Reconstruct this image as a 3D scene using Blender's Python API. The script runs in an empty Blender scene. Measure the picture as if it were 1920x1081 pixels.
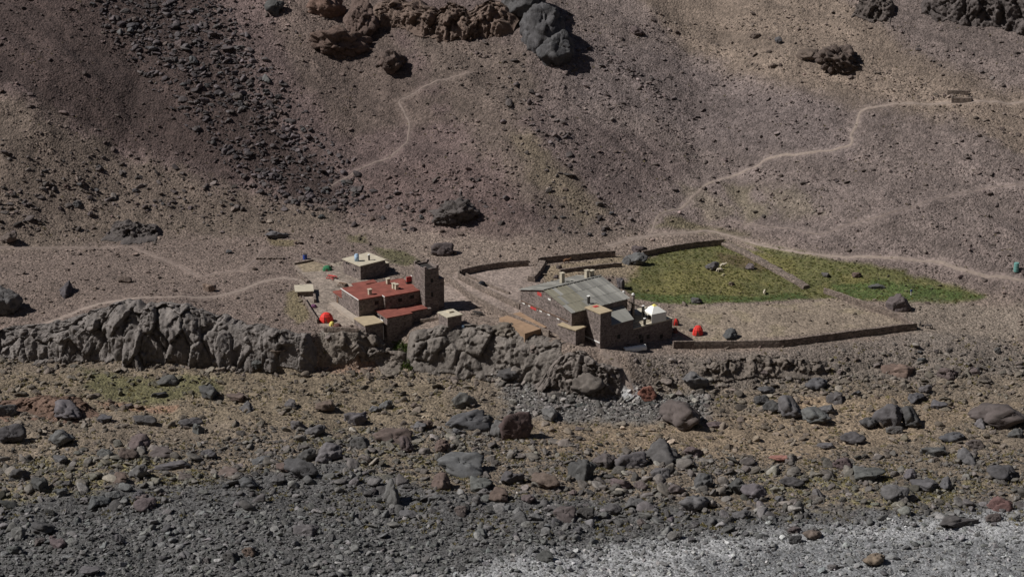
import bpy, bmesh, math, random
import numpy as np
from mathutils import Vector, Matrix

# ------------------------------------------------------------------ camera, sky, sun
sc = bpy.context.scene
col = sc.collection
R = math.radians
CAM = np.array((0.0, -445.0, 153.0)); PITCH = R(19.0); LENS = 70.0
FPX = 1920 * LENS / 36.0
cd = bpy.data.cameras.new('camera'); cam = bpy.data.objects.new('camera', cd); col.objects.link(cam)
cam.location = CAM; cam.rotation_euler = (R(90) - PITCH, 0, 0)
cd.lens = LENS; cd.sensor_width = 36; cd.clip_start = 1.0; cd.clip_end = 5000
sc.camera = cam
SUN_EL = R(47.0); SUN_AZ = R(188.0)          # azimuth counter-clockwise from +x: the sun stands to the left
sdir = Vector((math.cos(SUN_EL)*math.cos(SUN_AZ), math.cos(SUN_EL)*math.sin(SUN_AZ), math.sin(SUN_EL)))
w = bpy.data.worlds.new('World'); sc.world = w; w.use_nodes = True
nt = w.node_tree; bgn = nt.nodes['Background']
sky = nt.nodes.new('ShaderNodeTexSky'); sky.sky_type = 'NISHITA'; sky.sun_disc = False
sky.sun_elevation = SUN_EL; sky.sun_rotation = R(90) - SUN_AZ; sky.altitude = 3200; sky.air_density = 0.7; sky.dust_density = 0.1
nt.links.new(sky.outputs[0], bgn.inputs[0]); bgn.inputs[1].default_value = 0.05
sl = bpy.data.lights.new('sun', 'SUN'); sun = bpy.data.objects.new('sun', sl); col.objects.link(sun)
sl.energy = 5.0; sl.angle = R(0.53); sl.color = (1.0, 0.965, 0.92)
sun.rotation_euler = sdir.to_track_quat('Z', 'Y').to_euler()
sc.view_settings.view_transform = 'Standard'; sc.view_settings.look = 'None'
sc.view_settings.exposure = 0.0; sc.view_settings.gamma = 1.0; sc.view_settings.use_curve_mapping = False

rnd = random.Random(11); rng = np.random.default_rng(11)

# ------------------------------------------------------------------ noise
_perm = np.random.default_rng(5).permutation(4096)
def _h2(i, j, s=0): return _perm[(i*57 + _perm[(j*131 + s*17) & 4095]) & 4095]
def _h3(i, j, k, s=0): return _perm[(i*57 + _perm[(j*131 + _perm[(k*197 + s*31) & 4095]) & 4095]) & 4095]
def perlin2(x, y, s=0):
    i = np.floor(x).astype(np.int64); j = np.floor(y).astype(np.int64); fx = x-i; fy = y-j
    u = fx*fx*fx*(fx*(fx*6-15)+10); v = fy*fy*fy*(fy*(fy*6-15)+10)
    def g(di, dj):
        a = _h2(i+di, j+dj, s)*(2*np.pi/4096); return np.cos(a)*(fx-di)+np.sin(a)*(fy-dj)
    a = g(0,0); b = g(1,0); c = g(0,1); d = g(1,1)
    return 1.5*((a*(1-u)+b*u)*(1-v)+(c*(1-u)+d*u)*v)
def fbm2(x, y, o=4, s=0, gain=.5):
    r = 0; a = 1; t = 0
    for k in range(o): r = r + a*perlin2(x*2**k+k*7.3, y*2**k-k*3.1, s+k); t += a; a *= gain
    return r/t
def perlin3(p, s=0):
    x, y, z = p[:,0], p[:,1], p[:,2]
    i = np.floor(x).astype(np.int64); j = np.floor(y).astype(np.int64); k = np.floor(z).astype(np.int64)
    f = (x-i, y-j, z-k); u, v, w_ = [t*t*t*(t*(t*6-15)+10) for t in f]
    def g(a, b, c):
        h = _h3(i+a, j+b, k+c, s); th = h*(2*np.pi/4096); ph = np.arccos(2*((h*7) % 4096)/4096-1)
        return np.sin(ph)*np.cos(th)*(f[0]-a)+np.sin(ph)*np.sin(th)*(f[1]-b)+np.cos(ph)*(f[2]-c)
    l = lambda a, b, t: a*(1-t)+b*t
    return 1.4*l(l(l(g(0,0,0),g(1,0,0),u),l(g(0,1,0),g(1,1,0),u),v), l(l(g(0,0,1),g(1,0,1),u),l(g(0,1,1),g(1,1,1),u),v), w_)
def fbm3(p, o=4, s=0, gain=.5):
    r = 0; a = 1; t = 0
    for k in range(o): r = r + a*perlin3(p*2**k+k*5.7, s+k); t += a; a *= gain
    return r/t
def vor3(p, s=0):
    b = np.floor(p).astype(np.int64); F1 = np.full(len(p), 9.); F2 = np.full(len(p), 9.); cid = np.zeros(len(p)); dl = np.zeros((len(p),3)); hh = np.zeros(len(p), np.int64)
    for a in (-1,0,1):
        for c in (-1,0,1):
            for d in (-1,0,1):
                q = b+np.array((a,c,d)); h = _h3(q[:,0], q[:,1], q[:,2], s); h2 = _perm[(h+911) & 4095]; h3 = _perm[(h+2222) & 4095]
                f = q+np.stack((h, h2, h3), 1)/4096.; dd = np.sqrt(((p-f)**2).sum(1))
                n = dd < F1
                F2 = np.where(n, F1, np.minimum(F2, dd)); cid = np.where(n, _perm[(h+77) & 4095]/4096., cid); dl = np.where(n[:,None], p-f, dl); hh = np.where(n, h, hh); F1 = np.where(n, dd, F1)
    tl = np.stack((_perm[(hh+331) & 4095], _perm[(hh+1555) & 4095], _perm[(hh+3001) & 4095]), 1)/2048.-1
    return F1, F2, cid, (tl*dl).sum(1)
def sstep(a, b, x): t = np.clip((x-a)/(b-a), 0, 1); return t*t*(3-2*t)
def sp(x, k): return k*np.logaddexp(0, x/k)

# ------------------------------------------------------------------ pixels of the photograph to rays
FW = np.array((0, math.cos(PITCH), -math.sin(PITCH))); UP = np.array((0, math.sin(PITCH), math.cos(PITCH)))
def ray(px, py):
    d = np.array(((px-960)/FPX, 0, 0)) + FW + UP*((540.5-py)/FPX); return d/np.linalg.norm(d)
def unproj(px, py, z):
    d = ray(px, py); return CAM + d*((z-CAM[2])/d[2])
def proj(p):
    r = np.asarray(p)-CAM; f = r@FW; return 960+FPX*r[0]/f, 540.5-FPX*(r@UP)/f

# ------------------------------------------------------------------ terrain
def curve(pts, z):
    w_ = np.array([unproj(a, b, z(a) if callable(z) else z)[:2] for a, b in pts]); return w_[:,0], w_[:,1]
EDGE_Z = lambda px: np.interp(px, (-300,0,130,250,330,400,480,560,670,740,830,900,1120,1300,1720,2300), (-5,-4,-2,2.5,2.5,.3,-.6,-1,-1.2,-2.5,-.3,0,-1.5,-5,-5.5,-6))
FLOOR = lambda x: np.interp(x, (-150,-40,-10,20,60,150), (-8.5,-8.5,-9.2,-10,-9.5,-8.5))
TOPX, TOPY = curve([(-300,640),(0,625),(130,604),(250,572),(330,574),(400,602),(480,622),(560,632),(600,624),(670,626),(740,612),(830,616),(940,612),(984,630),(1040,642),(1100,652),(1180,661),(1300,664),(1450,657),(1720,624),(1920,612),(2300,600)], EDGE_Z)
BASX, BASY = curve([(-300,680),(0,668),(100,676),(270,690),(400,688),(560,694),(620,684),(760,697),(840,702),(1000,722),(1100,742),(1180,748),(1300,735),(1450,722),(1720,700),(1920,690),(2300,680)], lambda px: float(FLOOR((px-960)*.112)))
FTX, FTY = curve([(-300,500),(0,490),(200,455),(480,445),(650,435),(850,455),(1000,470),(1150,455),(1330,440),(1400,450),(1500,480),(1700,520),(1920,545),(2300,570)], .5)
ZP = lambda x: np.interp(x, (-150,-60,14,34,60,110,200), (1.5,.3,0,-2.6,-3.6,-4.6,-6))
EZ0 = EDGE_Z(np.array((-300,0,130,250,330,400,480,560,600,670,740,830,940,984,1040,1100,1180,1300,1450,1720,1920,2300.))); ZP0 = ZP(TOPX)
def H0(x, y):
    zp = ZP(x)
    zp = zp*(1-.55*sstep(-12, 34, y)*(x > 0)) + .02*sp(y-5, 5)
    yt = np.interp(x, TOPX, TOPY); yb = np.interp(x, BASX, BASY); yf = np.interp(x, FTX, FTY); yb = np.minimum(yb, yt-2.5)
    zp = zp+np.interp(x, TOPX, EZ0-ZP0)*(1-sstep(1, 22, y-yt))
    d = -(y+48)
    fl = FLOOR(x)-1.0 + np.where(d > 0, .06*d+.0002*d*d, .05*d*-1) + .00095*np.clip(d-100, 0, 300)**2 + .78*np.maximum(d-400, 0)  # last term: unseen slope behind the camera, raised to block sky light
    t = sstep(0, 1, (y-yb)/(yt-yb))
    m = np.interp(x, (-160,-30,40,160), (.17,.3,.40,.42))
    s = m*sp(y-yf, 4.0) + np.interp(x, (-160,-60,0,60), (.2,.2,.1,.0))*sp(y-yf-np.interp(x, (-130,-60,-10,60), (45,32,12,4)), 4)
    s = s + .12*sp(-(x+5), 12)*sstep(0, 60, y-yf)
    return fl*(1-t) + (zp+s)*t
def axis(lo, hi, flo, fhi, st):
    a = list(np.arange(flo, fhi+1e-6, st)); v, s = flo, st; L = []
    while v > lo: s *= 1.22; v -= s; L.append(v)
    v, s = a[-1], st; Rr = []
    while v < hi: s *= 1.22; v += s; Rr.append(v)
    return np.array(L[::-1]+a+Rr)
XS = axis(-900, 900, -146, 146, .42); YS = axis(-1300, 1100, -153, 122, .40)
GX, GY = np.meshgrid(XS, YS)
x, y = GX.ravel(), GY.ravel()
Z = H0(x, y)
above = sstep(-2, 14, y-np.interp(x, FTX, FTY)); _yt = np.interp(x, TOPX, TOPY); _yb = np.minimum(np.interp(x, BASX, BASY), _yt-2.5); below = 1-sstep(0, 1, (y-_yb)/(_yt-_yb))
flat = np.clip(1-above-below, 0, 1)
# flow direction on the slopes runs down to the right
fu = x*.75-y*.66; fv = x*.66+y*.75
Z = Z + above*(2.2*fbm2(fu/60, fv/16, 4, 3) + 1.0*fbm2(x/9, y/9, 3, 9)) + below*(1.6*fbm2(x/22, y/22, 4, 21)+.5*fbm2(x/5, y/5, 3, 25)) + .25*flat*fbm2(x/14, y/14, 3, 31)
far = sstep(150, 320, np.hypot(x, y-10)); Z = Z + far*sstep(-180,-60,y)*18*fbm2(x/130, y/130, 5, 41)
ZG = Z.reshape(GX.shape)
def hz(px, py):
    i = np.clip(np.searchsorted(XS, px)-1, 0, len(XS)-2); j = np.clip(np.searchsorted(YS, py)-1, 0, len(YS)-2)
    u = (px-XS[i])/(XS[i+1]-XS[i]); v = (py-YS[j])/(YS[j+1]-YS[j])
    return (ZG[j,i]*(1-u)+ZG[j,i+1]*u)*(1-v)+(ZG[j+1,i]*(1-u)+ZG[j+1,i+1]*u)*v
_rr = np.arange(180, 900, .6)
def cast(px, py):
    d = ray(px, py); P = CAM+_rr[:,None]*d; dz = P[:,2]-hz(P[:,0], P[:,1]); k = np.argmax(dz < 0)
    if dz[k] >= 0: return CAM+d*700
    t = _rr[k-1]+.6*dz[k-1]/(dz[k-1]-dz[k]); p = CAM+d*t; p[2] = hz(p[0], p[1]); return p
def mpp(p): return (np.asarray(p)-CAM)@FW/FPX        # metres for one photograph pixel at p

# surface masks, laid out on the ground in metres
def wpoly(pts): return np.array([cast(a, b)[:2] for a, b in pts])
def sdist(poly, X, Y, closed=True):
    n = len(poly); best = np.full(X.shape, 1e9); ins = np.zeros(X.shape, bool)
    for i in range(n if closed else n-1):
        a, b = poly[i], poly[(i+1) % n]; ex, ey = b-a; L = ex*ex+ey*ey+1e-9
        t = np.clip(((X-a[0])*ex+(Y-a[1])*ey)/L, 0, 1); best = np.minimum(best, (X-a[0]-t*ex)**2+(Y-a[1]-t*ey)**2)
        if closed:
            c = (a[1] > Y) != (b[1] > Y); ins ^= c & (X < (b[0]-a[0])*(Y-a[1])/(b[1]-a[1]+1e-12)+a[0])
    d = np.sqrt(best); return np.where(ins, -d, d) if closed else d
N1 = fbm2(x/7, y/7, 4, 51); N2 = fbm2(x/1.7, y/1.7, 3, 61); N3 = fbm2(x/28, y/28, 3, 71)
def pmask(pts, feather=3., wob=1.5):
    P = wpoly(pts); m = np.zeros(x.shape); pad = feather+wob*3
    k = (x > P[:,0].min()-pad) & (x < P[:,0].max()+pad) & (y > P[:,1].min()-pad) & (y < P[:,1].max()+pad)
    d = sdist(P, x[k], y[k]) + wob*(1.6*N1[k]+.8*N2[k]); m[k] = 1-sstep(-feather*.5, feather*.5, d); return m
def lmask(pts, width, feather=.6, wob=.3):
    P = wpoly(pts); m = np.zeros(x.shape); pad = width+feather+1
    k = (x > P[:,0].min()-pad) & (x < P[:,0].max()+pad) & (y > P[:,1].min()-pad) & (y < P[:,1].max()+pad)
    d = sdist(P, x[k], y[k], False)-width/2 + wob*(N2[k]+N1[k]); m[k] = 1-sstep(-feather*.5, feather*.5, d); return m

PATHS = {
 'right': [(1222,438),(1232,405),(1290,380),(1325,345),(1372,330),(1412,315),(1437,296),(1500,289),(1560,282),(1598,272),(1596,250),(1606,235),(1612,208),(1640,201),(1740,196),(1828,190),(1880,193),(1990,180)],
 'lower_right': [(1140,462),(1180,448),(1230,440),(1330,432),(1385,446),(1440,462),(1500,474),(1600,482),(1700,486),(1760,490),(1800,505),(1850,518),(1930,530),(2050,545)],
 'left': [(-120,640),(0,622),(60,612),(110,598),(150,580),(200,566),(260,558),(330,556),(380,558),(440,548),(490,528),(530,520),(560,524)],
 'left_upper': [(-80,466),(0,464),(120,464),(250,462),(270,472),(310,488),(340,500),(372,518),(420,510),(455,506),(478,488),(490,470)],
 'switchback': [(610,355),(660,325),(700,305),(740,288),(764,268),(768,230),(756,205),(745,190),(790,165),(840,148),(880,135)],
 'faint_right': [(1380,415),(1440,425),(1540,440),(1600,418),(1660,404),(1740,376),(1830,358),(1960,345)],
 'gully': [(1190,738),(1180,720),(1160,690),(1145,670),(1130,662)],
}
C = lambda *v: np.array(v)
CL = np.tile(C(.135,.105,.092), (len(x),1))
def lay(m, c, amt=1.0):
    global CL
    m = (m*amt)[:,None]; CL = CL*(1-m)+np.asarray(c)*m
slope_c = above
lay(slope_c, (.125,.090,.080))
lay(flat, (.200,.154,.122)); lay(flat*(1-sstep(-45,-15,x)), (.158,.119,.098), .85)
lay(below, (.175,.138,.100))
lay(above*sstep(5, 45, x+.35*(y-30)), (.158,.124,.108))                       # greyer, paler scree to the right
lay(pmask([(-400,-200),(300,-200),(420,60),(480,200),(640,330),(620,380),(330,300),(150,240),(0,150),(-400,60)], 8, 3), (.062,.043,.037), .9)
lay(pmask([(-400,150),(0,175),(200,270),(420,350),(640,400),(560,440),(300,440),(0,470),(-400,500)], 7, 3), (.140,.108,.082), .8)
lay(pmask([(480,-60),(700,-60),(760,110),(830,230),(700,240),(640,250),(560,150)], 6, 2), (.130,.098,.078), .7)
lay(pmask([(760,60),(960,80),(1010,150),(980,230),(1060,330),(1180,430),(1100,440),(980,380),(900,280),(820,190)], 7, 3), (.130,.101,.079), .7)
lay(pmask([(960,250),(1000,250),(1070,330),(1150,400),(1090,420),(1000,330)], 5, 2), (.178,.142,.092), .55)
lay(pmask([(1150,-60),(1500,-60),(1750,120),(2000,200),(2000,330),(1800,230),(1600,190),(1450,160),(1250,60)], 8, 3), (.192,.146,.108), .75)
lay(pmask([(1080,60),(1280,110),(1560,190),(1600,300),(1400,290),(1200,210),(1080,180)], 8, 3), (.128,.102,.094), .6)
lay(pmask([(1080,230),(1230,260),(1290,310),(1240,370),(1130,380),(1090,330)], 7, 3), (.115,.085,.077), .6)
lay(pmask([(820,300),(950,330),(1000,440),(880,450),(660,420),(620,330)], 6, 3), (.112,.078,.068), .6)
for c_, w_, h_, k_ in ((1400,45,14,.8),(1480,70,18,.5),(1330,60,16,.5)):
    lay(pmask([(c_-w_,360-h_),(c_,372-h_),(c_+w_,400),(c_,415)], 4, 2), (.195,.165,.10), k_*.6)
# meadow
G1 = (.092,.094,.034); G2 = (.058,.084,.026); G3 = (.128,.114,.042)
mead = pmask([(1170,535),(1200,490),(1270,464),(1350,450),(1450,478),(1530,500),(1640,508),(1740,520),(1850,556),(1790,568),(1700,566),(1560,560),(1500,560),(1380,566),(1280,570),(1190,560)], 2.0, .9)
mead = np.maximum(mead, pmask([(1390,450),(1440,462),(1560,488),(1700,508),(1690,530),(1560,520),(1440,478)], 2, .8))
lay(mead, G1, .95)
lay(mead*sstep(-.05,.25,N3+.4*N1), G3, .75)
lay(mead*pmask([(1180,548),(1300,552),(1420,556),(1500,548),(1520,562),(1380,568),(1250,572),(1180,560)], 1.5, .6), G2, .9)
lay(mead*pmask([(1560,535),(1640,525),(1740,535),(1850,556),(1700,568),(1560,556)], 2, .8), G2, .9)
lay(mead*pmask([(1340,470),(1400,482),(1450,498),(1420,508),(1350,492)], 2, .8), (.085,.062,.036), .8)
lay(mead*sstep(.1,.3,N2)*.3, (.14,.115,.06))
lay(pmask([(1225,425),(1260,402),(1340,425),(1400,440),(1330,436)], 3, 1.5), (.115,.100,.045), .6)
lay(pmask([(700,462),(760,470),(790,492),(760,500),(712,484)], 2, 1), (.085,.080,.035), .8)
lay(pmask([(650,440),(690,443),(690,456),(655,455)], 1.5, 1), (.10,.09,.04), .7)
lay(pmask([(500,446),(560,450),(545,462),(500,458)], 1.5, 1), (.15,.12,.06), .7)
lay(pmask([(540,548),(560,545),(585,600),(560,608),(535,580)], 1.5, 1), (.19,.155,.08), .7)
# yards
yardA = pmask([(548,492),(590,484),(650,500),(700,530),(640,545),(680,610),(600,612),(560,545),(560,510)], .8, .2)
lay(yardA, (.235,.190,.152), .95)
lay(pmask([(554,494),(586,487),(618,500),(600,508),(570,510)], .6, .15), (.235,.185,.122), .9)
lay(pmask([(640,497),(600,503),(622,494),(645,488)], .5, .1), (.30,.25,.19), .8)
yardB = pmask([(860,505),(990,495),(1015,515),(1000,560),(1060,620),(1000,625),(930,580),(880,570),(830,580),(830,540)], 1.2, .4)
lay(yardB, (.235,.185,.155), .8)
lay(pmask([(1020,500),(1160,480),(1210,485),(1190,520),(1120,516),(1020,530)], 2, .8), (.24,.185,.115), .7)
yardC = pmask([(1262,575),(1500,566),(1560,560),(1700,606),(1500,628),(1265,645)], 2, .7)
lay(yardC, (.240,.190,.140), .85)
lay(yardC*sstep(.05,.3,N1), (.19,.155,.095), .5)
lay(pmask([(1700,565),(1930,575),(1990,640),(1700,640)], 4, 2), (.215,.178,.138), .6)
# foreground
lay(pmask([(-60,690),(300,695),(600,695),(820,720),(860,790),(600,800),(300,790),(120,760),(-60,740)], 4, 2), (.200,.156,.104), .7)
lay(pmask([(150,690),(290,715),(420,700),(400,740),(260,765),(170,740)], 4, 2), (.115,.108,.048), .8)
lay(pmask([(180,752),(330,762),(320,775),(200,770)], 2, 1), (.27,.165,.11), .9)
lay(pmask([(590,672),(700,672),(700,700),(600,700)], 2, 1), (.255,.165,.115), .8)
lay(pmask([(1000,790),(1240,800),(1300,780),(1700,740),(1900,760),(1700,830),(1500,860),(1250,850),(1000,840)], 4, 2.5), (.230,.172,.115), .8)
lay(pmask([(1470,740),(1560,745),(1540,770),(1480,765)], 2, 1), (.27,.195,.125), .9)
lay(pmask([(40,860),(330,850),(420,900),(300,930),(60,960),(-60,950)], 5, 3)*sstep(-.15,.2,N2+N1), (.195,.168,.078), .8)
lay(pmask([(560,780),(900,830),(880,900),(700,920),(600,860)], 5, 3)*sstep(-.1,.2,N2+N1), (.165,.145,.078), .6)
lay(pmask([(1400,880),(1850,900),(1800,960),(1500,960),(1380,930)], 5, 3)*sstep(-.15,.2,N2+N1), (.195,.170,.085), .8)
lay(pmask([(-200,960),(300,910),(640,860),(820,920),(1100,930),(1400,960),(1700,950),(2100,930),(2200,1300),(-300,1300)], 7, 3), (.098,.096,.093), .92)
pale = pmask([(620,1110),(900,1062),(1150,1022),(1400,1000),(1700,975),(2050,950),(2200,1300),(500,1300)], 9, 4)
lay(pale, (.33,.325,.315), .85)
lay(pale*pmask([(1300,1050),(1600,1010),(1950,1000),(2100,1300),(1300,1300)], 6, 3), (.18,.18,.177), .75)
strm = pmask([(930,700),(1000,690),(1130,730),(1200,735),(1330,740),(1330,790),(1180,790),(1060,790),(960,780)], 4, 2)
lay(strm, (.15,.14,.13), .85)
lay(pmask([(1160,735),(1220,728),(1240,740),(1180,750)], 1.5, .6), (.42,.42,.41), .8)
lay(pmask([(1180,655),(1300,664),(1450,658),(1720,622),(1930,650),(1930,700),(1500,720),(1300,730),(1200,720)], 4, 2), (.170,.142,.118), .7)
lay(pmask([(600,618),(672,620),(665,668),(620,680),(600,650)], 1.5, .6), (.235,.205,.17), .8)
pth = np.zeros(len(x))
for k, P in PATHS.items():
    m = lmask(P, 2.0 if k in ('left','lower_right') else 1.3, 2.0, .5); lay(m, (.225,.178,.150), .06 if k == 'faint_right' else .2 if k in ('switchback','left_upper') else .34); pth = np.maximum(pth, lmask(P, 2.2, 1.2, .1))
fl0 = np.maximum.reduce([yardA, .8*yardB, .6*yardC, pth, .4*mead])
lump = above*.16 + below*.24 + flat*.10
Z = Z + (1-fl0)*lump*(fbm2(x/2.2, y/2.2, 3, 81)*1.4 + .8*np.maximum(0, fbm2(x/.9, y/.9, 2, 91)))
ZG = Z.reshape(GX.shape)
CL = CL*np.stack((1-.02*(1-mead), 1+0*mead, 1+.045*(1-mead)), 1)
STRK = fbm2(fu/55, fv/5, 4, 101)
CL = CL*(1+.42*above*STRK)[:,None]
CL = np.clip(CL*(1+.22*N3[:,None]+.25*N1[:,None]+.25*N2[:,None]), .01, .6)

# ------------------------------------------------------------------ materials
def nodes_mat(name, rough=.9):
    m = bpy.data.materials.new(name); m.use_nodes = True; t = m.node_tree; b = t.nodes['Principled BSDF']
    b.inputs['Roughness'].default_value = rough; b.inputs['Specular IOR Level'].default_value = .25; return m, t, b
def noise_fac(t, scale, detail=4, lo=0., hi=1., coord='Object', rough=.6, stretch=None):
    tc = t.nodes.new('ShaderNodeTexCoord'); n = t.nodes.new('ShaderNodeTexNoise'); n.inputs['Scale'].default_value = scale
    n.inputs['Detail'].default_value = detail; n.inputs['Roughness'].default_value = rough
    src = tc.outputs[coord]
    if stretch:
        mp = t.nodes.new('ShaderNodeMapping'); mp.inputs['Scale'].default_value = stretch; t.links.new(src, mp.inputs[0]); src = mp.outputs[0]
    t.links.new(src, n.inputs['Vector'])
    r = t.nodes.new('ShaderNodeMapRange'); r.inputs['From Min'].default_value = .3; r.inputs['From Max'].default_value = .7
    r.inputs['To Min'].default_value = lo; r.inputs['To Max'].default_value = hi; t.links.new(n.outputs['Fac'], r.inputs['Value']); return r.outputs[0], n.outputs['Fac']
def mul(t, c, f):
    v = t.nodes.new('ShaderNodeVectorMath'); v.operation = 'SCALE'; t.links.new(c, v.inputs[0]); t.links.new(f, v.inputs['Scale']); return v.outputs[0]
def bump(t, b, h, dist, strength=1.0, prev=None):
    n = t.nodes.new('ShaderNodeBump'); n.inputs['Distance'].default_value = dist; n.inputs['Strength'].default_value = strength
    t.links.new(h, n.inputs['Height'])
    if prev: t.links.new(prev, n.inputs['Normal'])
    t.links.new(n.outputs[0], b.inputs['Normal']); return n.outputs[0]
def rgb(t, c):
    n = t.nodes.new('ShaderNodeRGB'); n.outputs[0].default_value = (*c, 1); return n.outputs[0]
def simple(name, c, rough=.85, var=.25, scale=1.5, bd=0.0, stretch=None, spec=.25, metal=0.):
    m, t, b = nodes_mat(name, rough); f, raw = noise_fac(t, scale, 5, 1-var, 1+var, stretch=stretch)
    t.links.new(mul(t, rgb(t, c), f), b.inputs['Base Color']); b.inputs['Specular IOR Level'].default_value = spec; b.inputs['Metallic'].default_value = metal
    if bd: bump(t, b, raw, bd)
    return m
M = {}
m, t, b = nodes_mat('ground', .95); M['ground'] = m
at = t.nodes.new('ShaderNodeAttribute'); at.attribute_name = 'Col'
f1, r1 = noise_fac(t, .9, 8, .70, 1.30, rough=.72); f2, r2 = noise_fac(t, 3.2, 3, .62, 1.38, rough=.7)
vo = t.nodes.new('ShaderNodeTexVoronoi'); vo.inputs['Scale'].default_value = 1.9; tc = t.nodes.new('ShaderNodeTexCoord'); t.links.new(tc.outputs['Object'], vo.inputs['Vector'])
vr = t.nodes.new('ShaderNodeMapRange'); vr.inputs['To Min'].default_value = .72; vr.inputs['To Max'].default_value = 1.3
sx = t.nodes.new('ShaderNodeSeparateColor'); t.links.new(vo.outputs['Color'], sx.inputs[0]); t.links.new(sx.outputs[0], vr.inputs['Value'])
t.links.new(mul(t, mul(t, mul(t, at.outputs['Color'], f1), f2), vr.outputs[0]), b.inputs['Base Color'])
ar = t.nodes.new('ShaderNodeAttribute'); ar.attribute_name = 'Rough'
p = bump(t, b, r1, .35); p = bump(t, b, r2, .18, 1.0, p); p2 = bump(t, b, vo.outputs['Distance'], -.22, 1.0, p)
for nd in t.nodes:
    if nd.type == 'BUMP': t.links.new(ar.outputs['Fac'], nd.inputs['Strength'])

def rock_mat(name, src):
    m, t, b = nodes_mat(name, .92)
    if src == 'inst':
        a = t.nodes.new('ShaderNodeAttribute'); a.attribute_type = 'INSTANCER'; a.attribute_name = 'col'; c = a.outputs['Color']
    else:
        a = t.nodes.new('ShaderNodeObjectInfo'); c = a.outputs['Color']
    f1, r1 = noise_fac(t, .8, 6, .72, 1.28, coord='Object', rough=.65); f2, r2 = noise_fac(t, 4., 4, .75, 1.25)
    t.links.new(mul(t, mul(t, c, f1), f2), b.inputs['Base Color'])
    p = bump(t, b, r1, .25); bump(t, b, r2, .14, 1.0, p); return m
M['rock'] = rock_mat('rock', 'obj'); M['rock_inst'] = rock_mat('small_rock', 'inst')
# outcrops: banded, cracked
m, t, b = nodes_mat('outcrop', .92); M['outcrop'] = m
a = t.nodes.new('ShaderNodeObjectInfo'); f1, r1 = noise_fac(t, .22, 6, .68, 1.35, rough=.65); f2, r2 = noise_fac(t, 1.6, 6, .66, 1.34, rough=.7, stretch=(1,1,.6))
vo = t.nodes.new('ShaderNodeTexVoronoi'); vo.feature = 'DISTANCE_TO_EDGE'; vo.inputs['Scale'].default_value = .55; tc = t.nodes.new('ShaderNodeTexCoord'); t.links.new(tc.outputs['Object'], vo.inputs['Vector'])
vr = t.nodes.new('ShaderNodeMapRange'); vr.inputs['From Max'].default_value = .06; vr.inputs['To Min'].default_value = .7; t.links.new(vo.outputs['Distance'], vr.inputs['Value'])
t.links.new(mul(t, mul(t, a.outputs['Color'], f1), f2), b.inputs['Base Color'])
p = bump(t, b, r1, .4); p = bump(t, b, r2, .3, 1.0, p); bump(t, b, vr.outputs[0], .12, .5, p)
# masonry
def masonry(name, c, mortar, scale=2.3):
    m, t, b = nodes_mat(name, .93); tc = t.nodes.new('ShaderNodeTexCoord'); mp = t.nodes.new('ShaderNodeMapping'); mp.inputs['Scale'].default_value = (1,1,1.5); t.links.new(tc.outputs['Object'], mp.inputs[0])
    v = t.nodes.new('ShaderNodeTexVoronoi'); v.inputs['Scale'].default_value = scale; t.links.new(mp.outputs[0], v.inputs['Vector'])
    e = t.nodes.new('ShaderNodeTexVoronoi'); e.feature = 'DISTANCE_TO_EDGE'; e.inputs['Scale'].default_value = scale; t.links.new(mp.outputs[0], e.inputs['Vector'])
    s = t.nodes.new('ShaderNodeSeparateColor'); t.links.new(v.outputs['Color'], s.inputs[0])
    r = t.nodes.new('ShaderNodeMapRange'); r.inputs['To Min'].default_value = .55; r.inputs['To Max'].default_value = 1.5; t.links.new(s.outputs[0], r.inputs['Value'])
    f, raw = noise_fac(t, .35, 4, .82, 1.18)
    stone = mul(t, mul(t, rgb(t, c), r.outputs[0]), f)
    q = t.nodes.new('ShaderNodeMapRange'); q.inputs['From Max'].default_value = .07; t.links.new(e.outputs['Distance'], q.inputs['Value'])
    mx = t.nodes.new('ShaderNodeMix'); mx.data_type = 'RGBA'; t.links.new(q.outputs[0], mx.inputs['Factor']); t.links.new(rgb(t, mortar), mx.inputs[6]); t.links.new(stone, mx.inputs[7])
    t.links.new(mx.outputs[2], b.inputs['Base Color']); bump(t, b, q.outputs[0], .05); return m
M['masonry'] = masonry('masonry', (.168,.136,.124), (.22,.185,.165))
M['drystone'] = masonry('drystone', (.175,.140,.118), (.12,.095,.08), 2.0)
M['redroof'] = simple('red_roof', (.200,.066,.050), .8, .28, .7, .02)
M['concrete'] = simple('pale_concrete', (.43,.385,.30), .9, .16, .8, .02)
M['tanroof'] = simple('tan_roof', (.36,.29,.195), .9, .16, .8, .02)
M['pave'] = simple('paving', (.33,.28,.235), .92, .15, 1.2, .02)
M['brownterrace'] = simple('terrace_earth', (.26,.175,.115), .95, .18, .9, .03)
M['metal'] = simple('roof_sheet', (.225,.220,.200), .55, .18, .9, .0, (1,.25,1), .4)
M['metal_b'] = simple('roof_sheet_old', (.195,.182,.140), .6, .2, .9, .0, (1,.25,1), .4)
M['dark'] = simple('dark_opening', (.012,.012,.013), .4, .2)
M['white'] = simple('white_paint', (.72,.71,.68), .6, .06)
M['canvas'] = simple('white_canvas', (.74,.73,.68), .7, .06)
M['yellow'] = simple('yellow_canvas', (.70,.60,.16), .7, .06)
M['red'] = simple('red_fabric', (.62,.045,.035), .65, .12)
M['redpaint'] = simple('red_paint', (.42,.06,.055), .7, .15)
M['green'] = simple('green_fabric', (.035,.16,.075), .7, .12)
M['teal'] = simple('teal_plastic', (.12,.27,.25), .5, .12)
M['blue'] = simple('blue_plastic', (.03,.06,.26), .45, .12)
M['lightblue'] = simple('light_blue', (.30,.42,.55), .5, .12)
M['purple'] = simple('purple_fabric', (.16,.06,.13), .7, .12)
M['brownfab'] = simple('brown_fabric', (.13,.06,.05), .75, .12)
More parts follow.
